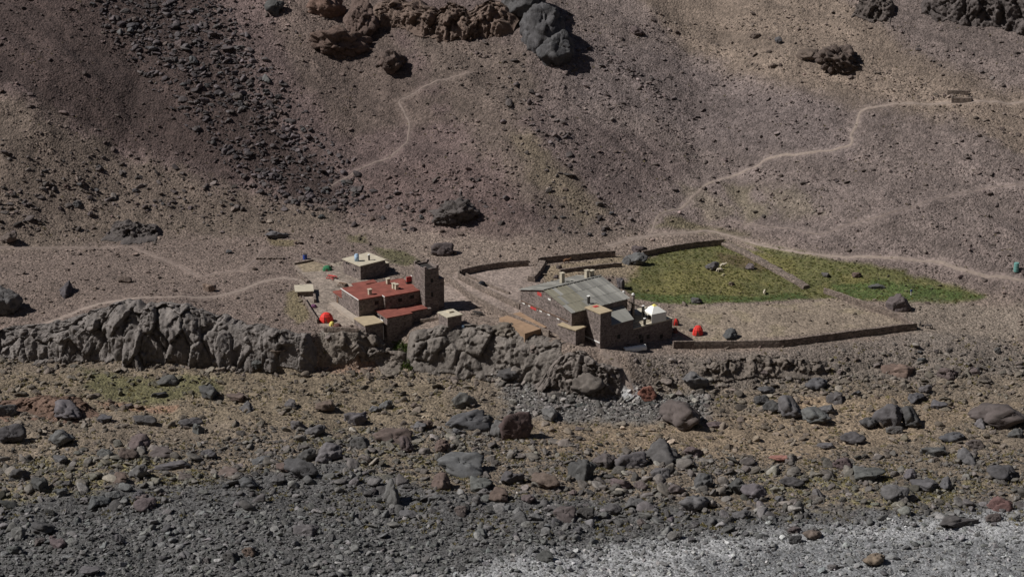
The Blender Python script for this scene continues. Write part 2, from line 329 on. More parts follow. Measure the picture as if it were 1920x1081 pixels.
M['black'] = simple('black_fabric', (.016,.017,.022), .75, .15)
M['steel'] = simple('dark_steel', (.035,.032,.03), .6, .2)
M['wood'] = simple('weathered_wood', (.12,.075,.05), .85, .25, 3)
M['path'] = simple('path_dust', (.235,.190,.162), .97, .2, 1.3, .06)
M['path_faint'] = simple('path_faint', (.185,.147,.128), .97, .25, 1.3, .06)
for i_, k_ in enumerate((.80,.92,1.06,1.2)): M['sheet%d' % i_] = simple('roof_sheet_%d' % i_, (.215*k_,.210*k_,.192*k_), .55, .15, .9, .0, (1,.25,1), .4)
M['fleece'] = simple('fleece', (.60,.54,.43), .95, .15, 6, .05)
M['hide'] = simple('brown_hide', (.14,.075,.042), .85, .2, 4)
M['greyhide'] = simple('grey_hide', (.06,.052,.048), .85, .2, 4)
M['skin'] = simple('skin', (.30,.17,.11), .7, .1)
M['shirt'] = simple('blue_shirt', (.05,.10,.34), .85, .1)
M['water'] = simple('stream_water', (.055,.060,.058), .12, .3, 2.5, .08, None, .5)
m, t, b = nodes_mat('foliage', .9); M['foliage'] = m
a = t.nodes.new('ShaderNodeAttribute'); a.attribute_type = 'INSTANCER'; a.attribute_name = 'col'; t.links.new(a.outputs['Color'], b.inputs['Base Color'])

# ------------------------------------------------------------------ mesh helpers
def mesh_np(name, V, F, mat=None, smooth=False):
    me = bpy.data.meshes.new(name); V = np.asarray(V, float); 
    if isinstance(F, np.ndarray):
        n, k = F.shape; me.vertices.add(len(V)); me.vertices.foreach_set('co', V.ravel()); me.loops.add(n*k); me.loops.foreach_set('vertex_index', F.ravel().astype(np.int32))
        me.polygons.add(n); me.polygons.foreach_set('loop_start', np.arange(0, n*k, k, dtype=np.int32)); me.update(calc_edges=True); me.validate()
    else:
        me.from_pydata([tuple(v) for v in V], [], F); me.update()
    if smooth: me.polygons.foreach_set('use_smooth', np.ones(len(me.polygons), bool))
    if mat: me.materials.append(mat)
    return me
def add(name, me, parent=None, loc=None, rz=0.):
    o = bpy.data.objects.new(name, me); col.objects.link(o)
    if parent: o.parent = parent
    if loc is not None: o.location = loc
    if rz: o.rotation_euler.z = rz
    return o
def tag(o, label=None, cat=None, group=None, kind=None):
    for k, v in (('label', label), ('category', cat), ('group', group), ('kind', kind)):
        if v: o[k] = v
    return o
def grid_faces(nx, ny):
    i = np.arange(nx*ny).reshape(ny, nx); return np.stack((i[:-1,:-1], i[:-1,1:], i[1:,1:], i[1:,:-1]), -1).reshape(-1, 4)
class MB:
    def __init__(s): s.v = []; s.f = []
    def box(s, x0, x1, y0, y1, z0, z1):
        n = len(s.v); s.v += [(x0,y0,z0),(x1,y0,z0),(x1,y1,z0),(x0,y1,z0),(x0,y0,z1),(x1,y0,z1),(x1,y1,z1),(x0,y1,z1)]
        s.f += [tuple(n+k for k in q) for q in ((0,3,2,1),(4,5,6,7),(0,1,5,4),(1,2,6,5),(2,3,7,6),(3,0,4,7))]; return s
    def prism(s, pts, z0, z1):                      # pts counter-clockwise; z0,z1 numbers or lists
        n = len(s.v); k = len(pts); a = z0 if hasattr(z0, '__len__') else [z0]*k; b_ = z1 if hasattr(z1, '__len__') else [z1]*k
        s.v += [(p[0],p[1],a[i]) for i, p in enumerate(pts)] + [(p[0],p[1],b_[i]) for i, p in enumerate(pts)]
        s.f += [tuple(n+i for i in reversed(range(k))), tuple(n+k+i for i in range(k))] + [(n+i, n+(i+1) % k, n+k+(i+1) % k, n+k+i) for i in range(k)]; return s
    def cyl(s, cx, cy, z0, z1, r0, r1=None, n=10):
        r1 = r0 if r1 is None else r1; return s.prism2([(cx+r0*math.cos(2*math.pi*i/n), cy+r0*math.sin(2*math.pi*i/n), z0) for i in range(n)], [(cx+r1*math.cos(2*math.pi*i/n), cy+r1*math.sin(2*math.pi*i/n), z1) for i in range(n)])
    def prism2(s, A, B):
        n = len(s.v); k = len(A); s.v += list(A)+list(B); s.f += [tuple(n+i for i in reversed(range(k))), tuple(n+k+i for i in range(k))] + [(n+i, n+(i+1) % k, n+k+(i+1) % k, n+k+i) for i in range(k)]; return s
    def bar(s, a, b, r, n=6):
        a = Vector(a); b = Vector(b); d = (b-a).normalized(); u = d.orthogonal().normalized(); v = d.cross(u)
        ring = lambda c: [tuple(c+u*r*math.cos(2*math.pi*i/n)+v*r*math.sin(2*math.pi*i/n)) for i in range(n)]
        return s.prism2(ring(a), ring(b))
    def build(s, name, mat, parent=None, loc=None, rz=0., smooth=False): return add(name, mesh_np(name, s.v, s.f, mat, smooth), parent, loc, rz)
def empty(name, loc, rz, label, cat, group=None):
    o = add(name, None, None, loc, rz); o.empty_display_size = .5; return tag(o, label, cat, group)

# ------------------------------------------------------------------ ground
nx, ny = len(XS), len(YS)
gm = mesh_np('ground', np.stack((x, y, Z), 1), grid_faces(nx, ny), M['ground'], True)
ca = gm.color_attributes.new('Col', 'FLOAT_COLOR', 'POINT'); ca.data.foreach_set('color', np.concatenate((CL, np.ones((len(CL),1))), 1).ravel().astype(np.float32))
ra = gm.attributes.new('Rough', 'FLOAT', 'POINT'); ra.data.foreach_set('value', (1-.8*fl0).astype(np.float32))
tag(add('ground', gm), kind='structure')

# paths: ribbons of trodden dust lying on the ground
def ribbon(name, pts, width, mat, lift=.06, wob=.35):
    P = np.array([cast(a, b)[:2] for a, b in pts]); L = np.concatenate(([0], np.cumsum(np.hypot(*np.diff(P, axis=0).T)))); n = int(L[-1]/.5)+2
    s = np.linspace(0, L[-1], n); Q = np.stack((np.interp(s, L, P[:,0]), np.interp(s, L, P[:,1])), 1)
    for _ in range(6): Q[1:-1] = .25*Q[:-2]+.5*Q[1:-1]+.25*Q[2:]
    Q += .35*np.stack((fbm2(s/6, s*0+3, 3, 7), fbm2(s/6, s*0+9, 3, 8)), 1)
    T = np.gradient(Q, axis=0); T /= np.linalg.norm(T, axis=1)[:,None]; Nn = np.stack((-T[:,1], T[:,0]), 1)
    wl = width/2*(1+wob*1.4*fbm2(s/2.5, s*0, 3, 5)); wr = width/2*(1+wob*1.4*fbm2(s/2.5, s*0+50, 3, 6)); k = 7; V = []
    for i in range(k):
        f = i/(k-1)*2-1; c = Q+Nn*(f*np.where(f < 0, wl, wr))[:,None]; e = (1-abs(f)**4)
        V.append(np.stack((c[:,0], c[:,1], hz(c[:,0], c[:,1])+lift*e-.05*(1-e)), 1))
    V = np.stack(V, 1).reshape(-1, 3); me = mesh_np(name, V, grid_faces(k, n), mat, True); return tag(add(name, me), kind='structure')
for k, wd in (('right',.85),('lower_right',1.0),('left',1.35),('left_upper',.6),('switchback',.6),('gully',1.2),('faint_right',.32)):
    ribbon('path', PATHS[k], wd, M['path_faint' if k in ('switchback','left_upper','faint_right') else 'path'])
ribbon('stream', [(1320,752),(1270,762),(1215,752),(1150,760),(1110,756),(1060,765),(1000,775)], 1.6, M['water'], .05)

# ------------------------------------------------------------------ rock shapes
_ico = {}
def ico(sub):
    if sub not in _ico:
        bm = bmesh.new(); bmesh.ops.create_icosphere(bm, subdivisions=sub, radius=1); bm.verts.ensure_lookup_table()
        _ico[sub] = (np.array([v.co[:] for v in bm.verts]), np.array([[v.index for v in f.verts] for f in bm.faces])); bm.free()
    return _ico[sub]
def rock_np(seed, sub, ncut=14, rough=.10, lo=.55, hi=.95, aniso=(1,1,1), crack=0., cf=2.2):
    g = np.random.default_rng(seed); d, F = ico(sub); n = g.normal(size=(ncut,3)); n /= np.linalg.norm(n, axis=1)[:,None]; o = g.uniform(lo, hi, ncut)
    r = np.min(np.where(d@n.T > .05, o/np.maximum(d@n.T, .05), 9), axis=1); r = np.minimum(r, 1.05); V = d*r[:,None]
    V = V+d*(rough*(.35*fbm3(V*1.3+seed*3.3, 2, seed % 7)+.65*fbm3(V*4+seed*1.3, 4, seed % 5, .6)))[:,None]
    if crack:
        q = V*np.asarray(aniso); F1, F2, cid, tl = vor3(q*cf+seed, 3); V = V+d*(crack*(cid-.5)+crack*1.3*tl-crack*.7*np.exp(-((F2-F1)/.06)**2))[:,None]
    V = V*np.asarray(aniso); return V, F
def cliff(name, base, depth, lift, colr, label, amp=1.0, cw=(3.6,3.6,9.0), seed=1, step=.3, sink=1.6, pw=1.9, env_edge=.10, mat='outcrop'):
    """A rock face: rises from the base line, leans back and joins the ground behind it."""
    P = np.array([cast(a, b)[:2] for a, b in base]); L = np.concatenate(([0], np.cumsum(np.hypot(*np.diff(P, axis=0).T)))); n = max(24, int(L[-1]/step)); s = np.linspace(0, L[-1], n)
    Q = np.stack((np.interp(s, L, P[:,0]), np.interp(s, L, P[:,1])), 1)
    T = np.gradient(Q, axis=0); T = np.stack([np.convolve(np.pad(T[:,i], 8, 'edge'), np.ones(17)/17, 'valid') for i in (0,1)], 1); T /= np.linalg.norm(T, axis=1)[:,None]
    B = np.stack((-T[:,1], T[:,0]), 1); B = np.where(B[:,1:2] < 0, -B, B)                       # into the hill
    u = s/L[-1]; dp = np.interp(u, np.linspace(0, 1, len(depth)), depth); lf = np.interp(u, np.linspace(0, 1, len(lift)), lift)
    lf = lf*(1+1.2*fbm2(s/6, s*0+seed, 3, seed))+.8*fbm2(s/3, s*0+seed, 2, seed+9); env = sstep(0, env_edge, u)*sstep(0, env_edge, 1-u)
    zb = hz(Q[:,0], Q[:,1])-sink; E = Q+B*dp[:,None]; zt = hz(E[:,0], E[:,1]); m_ = max(16, int((np.max(zt+lf-zb)+dp.mean()*.6)/step)); tt = np.linspace(0, 1, m_)
    V = []
    for t_ in tt:
        yf = t_**pw; hgt = 1-(1-min(1., t_/.82))**1.5
        up = zb+(zt+lf*env-zb)*hgt; up = up-np.where(t_ > .82, ((t_-.82)/.18)**2*(lf*env+1.2), 0)
        c = Q+B*(dp*yf)[:,None]; V.append(np.stack((c[:,0], c[:,1], up), 1))
    V = np.stack(V, 0); nrm = np.stack((-B[:,0], -B[:,1], np.full(n, .25)), 1)[None].repeat(m_, 0)
    p = V.reshape(-1, 3); e = (env[None].repeat(m_, 0)*np.clip((1-tt[:,None])*5, 0, 1)).ravel(); wv = p+.9*np.stack((fbm3(p/4, 2, 1), fbm3(p/4+9, 2, 2), fbm3(p/4+19, 2, 3)), 1)*.3
    dsp = 0
    for sc_, a_, tl_, ck in ((1., 1.6, 1.7, .8), (.42, .6, .8, .28), (.19, .2, .35, .10)):
        F1, F2, cid, tl = vor3(wv/(np.array(cw)*sc_)+seed*1.7, seed); dsp = dsp+a_*(cid-.4)+tl_*tl-ck*np.exp(-((F2-F1)/.05)**2)
    dsp = dsp+.34*fbm3(p/2.2, 6, 4, .62)+.5
    V = p+nrm.reshape(-1, 3)*(amp*dsp*e)[:,None] - nrm.reshape(-1,3)*((1-np.clip(e*3,0,1))*.9)[:,None]
    tv = tt[:,None].repeat(n, 1).ravel(); Bv = np.concatenate((B, np.zeros((n,1))), 1)[None].repeat(m_, 0).reshape(-1, 3); ev = env[None].repeat(m_, 0).ravel()
    for _ in range(14):
        bad = (tv > .08) & (tv < .86) & (ev > .4) & (V[:,2] < hz(V[:,0], V[:,1])+.25); V = V-Bv*(bad*.25)[:,None]
    me = mesh_np(name, V, grid_faces(n, m_), M[mat], False); o = add(name, me); o.color = (*colr, 1); return tag(o, label, 'rock face')

# ------------------------------------------------------------------ rock faces
cliff('cliff', [(-60,668),(30,664),(110,672),(190,678),(270,684),(330,682),(400,678),(480,682),(560,686),(612,672)], [5,7,10,12,11,8,5,3.5], [.2,.6,1.0,1.4,1.6,1.2,.8,.3], (.150,.134,.125), 'long grey rock face of upright buttresses below the cliff top footpath', 1.1, (4.6,4.6,11), 3, .24)
cliff('cliff', [(612,672),(650,676),(700,668),(760,690)], [3,4,3], [.1,.4,.2], (.15,.128,.11), 'short broken dark rock face below the pale roofed stone hut', .6, (2.6,2.6,3), 5, .26)
cliff('cliff', [(760,690),(820,694),(880,700),(940,700),(1000,705),(1060,700)], [7,9,9,8,6], [.1,.4,.6,.4,.1], (.150,.132,.118), 'slabby rock face below the earth terrace between the two refuges', 1.0, (6,6,7), 7, .26)
cliff('cliff', [(1000,730),(1060,728),(1120,735),(1170,728)], [3,4,3], [.1,.3,.1], (.145,.125,.112), 'low jointed rock step beside the stream bed', .8, (2.6,2.6,3), 9, .26)
cliff('cliff', [(1290,700),(1350,704),(1420,698),(1500,700),(1560,696)], [3,4,3], [.1,.5,.2], (.145,.122,.104), 'low crumbling rock step below the dark boundary wall', .6, (2,2,2), 11, .26)
cliff('cliff', [(690,34),(740,48),(800,68),(860,70),(920,62),(958,70)], [9,10,10,9], [1.6,2.6,2.8,2.4], (.135,.098,.080), 'brown cliff band of upright columns high on the mountainside', 1.2, (2.8,2.8,8), 13, .3, 1.5, 2.2)
cliff('cliff', [(1720,18),(1790,40),(1850,48),(1900,56),(1990,60)], [10,12,12], [3,4,4], (.085,.072,.068), 'dark cliff high on the mountainside above the ruined shelter', 1.3, (3.4,3.4,8), 15, .32, 1.5, 2.2)
cliff('cliff', [(1600,22),(1630,34),(1675,34)], [6,7,6], [1.4,2,1.4], (.09,.075,.068), 'small dark crag near the top of the tan scree', .9, (2.2,2.2,4), 17, .3)
cliff('cliff', [(200,436),(240,446),(300,446)], [5,6,5], [.9,1.5,.8], (.085,.074,.070), 'low dark outcrop on the stony apron beyond the chute foot', .8, (2.2,2.2,3), 19, .26)
cliff('cliff', [(-60,800),(10,770),(60,775),(130,782),(190,766)], [6,8,7], [1.0,2.4,1.6], (.135,.088,.066), 'rust streaked outcrop rising from the mossy flat', .9, (2.6,2.6,3.4), 21, .22)

ROCKS = [mesh_np('boulder', *rock_np(100+i, 4, 13, .12, .40, .80, (1, .85+.03*i % .3, .72+.05*(i % 5)), .13, 1.9), M['rock']) for i in range(14)]
def outcrop(name, px, py, wpx, hpx, dfac, colr, label, seed, sub=5, crack=.16, cf=3.0, cut=22, sink=.30, rz=0, tilt=0, cat='rock outcrop'):
    p = cast(px, py); s = mpp(p); wm = wpx*s; hm = hpx*s/.98; V, F = rock_np(seed, sub, cut, .14, .6, .95, (1,1,1), crack, cf)
    V = V*np.array((wm*.56, wm*.56*dfac, hm*.62)); me = mesh_np(name, V, F, M['outcrop']); o = add(name, me); yy = p[1]+wm*.42*dfac
    o.location = (p[0], yy, hz(p[0], yy)*.5+p[2]*.5+hm*(.42-sink*.4)); o.rotation_euler = (0, tilt, rz); o.color = (*colr, 1); return tag(o, label, cat)
outcrop('rock_outcrop', 636, 117, 118, 54, .8, (.112,.078,.064), 'large rounded brown outcrop with a shaded overhang on the mountainside', 31, rz=.2, tilt=.15)
outcrop('rock_outcrop', 676, 72, 62, 66, .9, (.115,.082,.070), 'reddish brown knob above the rounded outcrop', 32, rz=.5)
outcrop('rock_outcrop', 610, 40, 74, 54, .8, (.150,.098,.078), 'pinkish brown hump at the head of the tan strip', 38, 4)
outcrop('rock_outcrop', 736, 140, 64, 46, .8, (.100,.074,.064), 'dark split outcrop just below the rounded brown one', 33, rz=.9, tilt=.2)
outcrop('rock_outcrop', 986, 48, 84, 92, 1.0, (.080,.077,.078), 'upper dark grey crag joined to the end of the brown cliff band', 34, 5, .10, 1.9, rz=.4, tilt=.35)
outcrop('rock_outcrop', 1014, 98, 98, 96, 1.0, (.077,.074,.076), 'middle hump of the dark grey crag descending the slope', 44, 5, .10, 1.9, rz=.9, tilt=.4)
outcrop('rock_outcrop', 1044, 130, 78, 70, .9, (.075,.073,.075), 'lowest hump at the foot of the dark grey crag', 35, 5, .10, 1.9, rz=.2, tilt=.35)
outcrop('rock_outcrop', 1574, 142, 84, 52, .8, (.100,.077,.066), 'lumpy brown outcrop alone on the tan scree above the path', 36, 5, .22, 3.6, rz=.3, tilt=.2)
outcrop('rock_outcrop', 1520, 118, 46, 22, .8, (.11,.085,.07), 'low brown ledge beside the lumpy outcrop', 37, 4)
outcrop('rock_outcrop', 852, 428, 78, 44, .8, (.085,.074,.070), 'broad dark outcrop at the foot of the slope behind the tower', 39, 5, .2, 3.2, rz=.4)
outcrop('rock_outcrop', 6, 596, 62, 56, .9, (.095,.090,.090), 'grey dome of rock beside the cliff top footpath', 40, 4)
outcrop('rock_outcrop', 945, 650, 60, 30, .8, (.145,.124,.104), 'weathered brown knoll on the cliff edge by the earth terrace', 41, 5, .2, 3.2)
outcrop('rock_outcrop', 706, 684, 58, 30, .8, (.14,.122,.108), 'grey rock shoulder under the pale roofed stone hut', 42, 5, .2, 3.2)

# ------------------------------------------------------------------ boulders one can pick apart
GREY = (.105,.101,.101); DGREY = (.076,.073,.074); BROWN = (.112,.086,.074); PURP = (.102,.083,.080); RED = (.185,.085,.062); TAN = (.175,.135,.105); PALE = (.25,.24,.225)
def boulder(px, py, wpx, hpx, colr, label, group=None, cat='boulder', sink=.22, squeeze=None):
    p = cast(px, py); s = mpp(p); wm = max(wpx*s, .5); hm = max(hpx*s, .35); o = add('boulder', ROCKS[rnd.randrange(len(ROCKS))]); d = rnd.uniform(.75, 1.0)*min(wm, hm*1.6)
    o.scale = (wm*.66, d*.66, hm*.86); o.rotation_euler = (rnd.uniform(-.12,.12), rnd.uniform(-.12,.12), rnd.uniform(-.35,.35)+rnd.choice((0, math.pi)))
    yy = p[1]+d*.45; o.location = (p[0], yy, hz(p[0], yy)+hm*(.80*.62-sink)); k = rnd.uniform(.85, 1.15); o.color = tuple(min(1, c*k*rnd.uniform(.96,1.04)) for c in colr)+(1,)
    return tag(o, label, cat, group)
LM = [   # px, py of the foot, width and height in photograph pixels, colour, label
 (832,482,38,26,PURP,'square topped purple brown boulder alone behind the tower'),
 (1686,588,48,38,PURP,'big purplish boulder against the outside of the boundary wall corner'),
 (1305,570,22,14,DGREY,'dark boulder where the meadow meets the bare camping ground'),
 (1369,637,28,20,DGREY,'rounded dark boulder just inside the boundary wall near the red tent'),
 (1336,508,26,17,GREY,'grey boulder in the meadow with two pale sheep beside it'),
 (1551,520,17,10,GREY,'small grey boulder lying alone on the outer meadow'),
 (1606,522,18,13,BROWN,'brownish boulder with a pale side on the outer meadow'),
 (1644,543,38,11,GREY,'long flat slab lying in the outer meadow'),
 (1408,506,17,12,PURP,'purple grey boulder on the brown patch of the meadow'),
 (1372,536,11,9,TAN,'small pale boulder in the middle of the walled meadow'),
 (1176,496,20,20,GREY,'boulder closing the end of the low inner wall'),
 (1198,500,34,24,GREY,'broad grey boulder in the gap of the far boundary wall'),
 (1198,478,30,20,PURP,'flat topped boulder filling the breach in the far wall'),
 (1166,542,17,30,DGREY,'tall pointed dark stone standing behind the ridged roof'),
 (1048,505,11,10,PURP,'round purple stone at the end of the low inner wall'),
 (1044,523,10,10,PURP,'round purple stone beside the lone chimney'),
 (122,556,30,24,DGREY,'dark boulder with a sharp shadow above the cliff top footpath'),
 (230,530,26,13,BROWN,'brown boulder in two halves above the cliff top footpath'),
 (392,548,26,22,TAN,'pale brown boulder beside the cliff top path near the huts'),
 (16,460,36,20,BROWN,'brown boulder beside the contour footpath'),
 (427,476,13,8,DGREY,'small dark stone between the contour footpath and the green tarp'),
 (512,450,40,16,GREY,'grey heap of boulders above the camping terraces'),
 (516,34,30,38,DGREY,'dark block high on the slope above the chute'),
 (1417,74,22,12,BROWN,'brown boulder high on the tan scree beside a rounder one'),
 (1460,84,14,13,DGREY,'round dark boulder high on the tan scree'),
 (1450,131,14,12,BROWN,'small brown boulder midway down the tan scree'),
 (1196,70,28,16,PURP,'purplish boulder on the upper grey scree'),
 (972,826,56,56,(.085,.060,.054),'tall reddish brown boulder casting a long shadow on sandy ground'),
 (935,820,28,36,GREY,'grey block leaning by the tall reddish brown boulder'),
 (864,768,46,40,GREY,'blue grey domed boulder at the top of the rubble field'),
 (872,806,78,38,(.088,.084,.088),'broad flat topped grey boulder below the blue grey dome'),
 (902,802,32,34,DGREY,'dark cracked boulder beside the broad flat topped one'),
 (1280,806,86,58,(.100,.080,.074),'huge brown layered boulder beside the stream bed'),
 (1216,752,36,28,RED,'rust red boulder at the edge of the stream bed'),
 (1100,752,56,40,(.098,.082,.078),'brown slab topped boulder above the stream cobbles'),
 (960,722,42,28,DGREY,'black boulder at the head of the stream bed'),
 (1035,790,32,26,GREY,'square grey block on the stream bank'),
 (112,838,62,34,GREY,'smooth grey boulder on the mossy flat'),
 (14,832,50,34,DGREY,'dark boulder beside the smooth grey one on the mossy flat'),
 (118,792,60,32,GREY,'hollowed grey boulder in front of the rust streaked outcrop'),
 (1676,804,58,58,(.088,.082,.084),'large upright grey brown boulder in front of a rounder one'),
 (1710,804,42,38,DGREY,'round dark boulder leaning on the large upright one'),
 (1880,802,130,52,(.094,.078,.074),'very long low brown rock at the edge of the rubble by the pale gravel'),
 (1526,730,38,27,DGREY,'dark pointed boulder standing alone on the sandy ground'),
 (1694,706,60,24,(.17,.12,.105),'flat pinkish slab among pale stream stones'),
 (1780,712,40,22,PURP,'purple brown boulder beside the pinkish slab'),
 (1878,958,52,34,(.15,.09,.08),'reddish flat faced boulder in the rubble by the pale gravel'),
 (1790,992,80,24,(.10,.09,.088),'long low grey slab at the edge of the pale gravel'),
 (1635,1062,36,26,TAN,'pale pinkish stone standing in the pale gravel'),
 (1470,868,40,14,(.24,.12,.10),'flat pink stone half buried in the dry grass'),
 (480,700,30,24,DGREY,'dark upright boulder below the end of the long rock face'),
 (515,697,36,18,BROWN,'brown broken rock below the end of the long rock face'),
]
for a in LM: boulder(*a)
SHORT = {0:'the square topped boulder behind the tower',27:'the tall reddish brown boulder',29:'the blue grey domed boulder',32:'the huge brown layered boulder',33:'the rust red boulder',37:'the smooth grey boulder on the mossy flat',39:'the hollowed grey boulder',40:'the large upright grey brown boulder',42:'the very long low brown rock',43:'the dark pointed boulder on sandy ground',44:'the flat pinkish slab',46:'the reddish flat faced boulder',47:'the long low slab by the pale gravel',49:'the flat pink stone in dry grass',50:'the dark upright boulder below the rock face',22:'the dark block above the chute',16:'the dark boulder above the cliff top footpath',19:'the brown boulder by the contour footpath'}
SPOT = [(cast(LM[k][0], LM[k][1]), v) for k, v in SHORT.items()]
def auto(px, py, w_, h_, cn, where):
    p = cast(px, py); wm = w_*mpp(p); d, nm = min(((np.hypot(*(q[:2]-p[:2])), v) for q, v in SPOT), key=lambda t_: t_[0])
    sz = 'small' if wm < 1.6 else 'medium sized' if wm < 3 else 'large' if wm < 4.6 else 'very large'; sh = ' flat' if h_/w_ < .5 else ' tall' if h_/w_ > .8 else ''
    if d < 7: return sz+sh+' '+cn+' boulder right beside '+nm
    if d < 16: return sz+sh+' '+cn+' boulder not far from '+nm
    return sz+sh+' '+cn+' boulder '+where
Z4 = [(30,275,100,60),(840,112,110,50),(805,178,80,35),(1060,185,100,70),(1210,200,110,45),(1245,250,90,45),(1470,230,60,40),(1655,255,100,70),(720,318,110,45),(515,305,90,40),(690,440,120,70),(620,490,110,60),(815,485,120,55),(525,480,100,50),(95,600,110,75),(205,650,90,70),(305,680,70,55),(600,610,90,50),(700,590,110,70),(1520,595,170,90),(1590,370,110,50),(1495,340,70,60),(1650,510,130,80),(1550,500,110,60),(1050,485,70,40),(1330,510,90,40),(890,540,180,50),(1160,580,110,50),(480,745,110,70),(740,750,100,60),(195,870,120,70),(100,890,70,60),(300,940,90,50),(1560,880,120,60),(1165,1005,80,50),(1260,980,70,45),(430,1075,120,40),(60,970,80,50),(710,700,60,40),(310,515,80,40),(340,630,60,40),(1250,635,140,60),(950,325,110,40),(1000,360,60,60),(650,230,70,25),(1440,560,90,45),(1390,620,80,50),(560,700,70,40),(920,600,80,40)]
Z5 = [(80,240,130,100),(250,140,80,50),(280,340,220,100),(110,360,110,80),(360,390,90,80),(560,380,90,60),(660,520,260,130),(760,610,130,80),(940,570,130,90),(1150,600,160,80),(1370,540,140,130),(1490,480,130,90),(1640,470,170,90),(1800,440,230,100),(1790,535,110,80),(1870,620,100,70),(1250,770,130,90),(1380,765,90,70),(1050,670,90,50),(890,660,110,70),(800,640,90,60),(550,590,120,90),(280,680,110,130),(1010,775,120,45),(1150,1000,100,50),(480,250,80,50),(1530,740,90,60),(1640,700,120,60),(790,870,80,60),(520,655,120,40),(410,140,60,40),(1330,260,60,25),(430,260,80,50),(640,290,90,40),(1560,600,120,70),(380,760,100,50),(180,160,70,40),(1880,880,70,60)]
Z6 = [(395,215,70,45),(450,260,80,60),(545,290,130,100),(680,320,150,70),(740,265,90,50),(785,205,90,55),(885,170,50,30),(1175,205,90,50),(1230,155,70,40),(1285,235,90,40),(1700,380,80,60),(1510,330,70,40),(860,420,110,60),(740,440,90,40),(820,540,100,60),(920,600,180,70),(1090,705,120,80),(1250,650,150,70),(1350,400,110,50),(1490,440,100,50),(1280,480,130,60),(1440,510,110,60),(1640,600,130,70),(370,700,110,80),(280,670,110,90),(100,640,100,70),(40,750,140,100),(60,480,110,60),(490,710,60,40),(550,630,110,50),(50,150,120,80),(650,890,80,60),(575,915,60,45),(760,1050,60,40),(300,790,100,50),(930,330,80,60),(1000,310,70,50),(1080,360,80,40),(160,330,120,40),(430,160,80,35),(1480,70,60,40),(1150,590,70,50),(1330,640,70,60)]
def kinds(px, py):
    c, cn = rnd.choices(((GREY,'grey'),(DGREY,'dark grey'),(PURP,'purplish'),(BROWN,'brown')), (5,3,2,1))[0]; return c, cn
nb = 0
SP = lambda big, cn, where: ('large ' if big else 'medium sized ')+cn+' boulder '+where
for lst, k, ox, oy, where in ((Z4, 2.695, 0, 680, 'in the rubble and moss below the long rock face'), (Z5, 2.994, 640, 720, 'in the rubble field below the stream bed'), (Z6, 2.695, 1280, 680, 'in the rubble below the dark boundary wall')):
    for a, b_, w_, h_ in lst:
        c, cn = kinds(0, 0); l = auto(ox+a/k, oy+b_/k, w_/k, h_/k, cn, where); boulder(ox+a/k, oy+b_/k, w_/k, h_/k*1.08, c, l, 'boulders '+where); nb += 1
def inpoly(p, P):
    r = False
    for i in range(len(P)):
        a, b_ = P[i], P[i-1]
        if (a[1] > p[1]) != (b_[1] > p[1]) and p[0] < (b_[0]-a[0])*(p[1]-a[1])/(b_[1]-a[1])+a[0]: r = not r
    return r
CHUTE = [(150,-10),(370,-10),(440,60),(500,160),(570,240),(650,300),(680,370),(560,390),(470,330),(360,200),(250,110)]
def fill(P, n, wr, where, cs, hr=(.55,.9)):
    global nb
    xs_ = [p[0] for p in P]; ys_ = [p[1] for p in P]
    while n:
        q = (rnd.uniform(min(xs_), max(xs_)), rnd.uniform(min(ys_), max(ys_)))
        if inpoly(q, P):
            w_ = wr[0]*(wr[1]/wr[0])**(rnd.random()**1.6); c, cn = rnd.choice(cs); hh_ = w_*rnd.uniform(*hr); boulder(q[0], q[1], w_, hh_, c, auto(q[0], q[1], w_, hh_, cn, where), 'boulders '+where); n -= 1; nb += 1
G_, D_, P_, B_ = (GREY,'grey'), (DGREY,'dark grey'), (PURP,'purplish'), (BROWN,'brown')
fill(CHUTE, 44, (10,20), 'in the dark stone chute on the mountainside', [G_,D_,P_])
fill([(10,290),(200,300),(420,370),(620,390),(800,400),(960,420),(950,450),(600,430),(200,430),(10,430)], 34, (8,18), 'on the stony apron at the foot of the slope', [D_,P_,B_])
fill([(1000,400),(1150,390),(1190,440),(1000,450)], 8, (7,14), 'at the foot of the slope beyond the far wall', [D_,P_])
fill([(1300,680),(1700,660),(1900,650),(1900,700),(1500,710),(1300,730)], 16, (9,18), 'on the bank outside the boundary wall', [D_,P_,B_])
fill([(0,930),(640,890),(1280,920),(1900,930),(1900,1000),(1200,1030),(0,1070)], 30, (14,28), 'in the grey rubble next to the pale gravel', [G_,D_,P_])

# ------------------------------------------------------------------ stones nobody could count
STONES = bpy.data.collections.new('stone_shapes'); TUFTS = bpy.data.collections.new('tuft_shapes')
for i in range(10):
    V, F = rock_np(300+i, 3, 9, .13, .34, .76, (1, .8+.04*(i % 4), .6+.06*(i % 5))); o = bpy.data.objects.new('stone_%02d' % i, mesh_np('stone', V*.74, F, M['rock_inst'])); STONES.objects.link(o)
for i in range(4):
    g = random.Random(i); mb = MB()
    for k in range(26):
        a = g.uniform(0, 6.28); r = g.uniform(0, .5); cx, cy = r*math.cos(a), r*math.sin(a); b_ = g.uniform(0, 6.28); n = len(mb.v); hgt = g.uniform(.35, .9); s_ = .07
        mb.v += [(cx-s_*math.cos(b_), cy-s_*math.sin(b_), -.08), (cx+s_*math.cos(b_), cy+s_*math.sin(b_), -.08), (cx+g.uniform(-.25,.25), cy+g.uniform(-.25,.25), hgt)]; mb.f.append((n, n+1, n+2))
    TUFTS.objects.link(bpy.data.objects.new('tuft_%02d' % i, mesh_np('tuft', mb.v, mb.f, M['foliage'])))
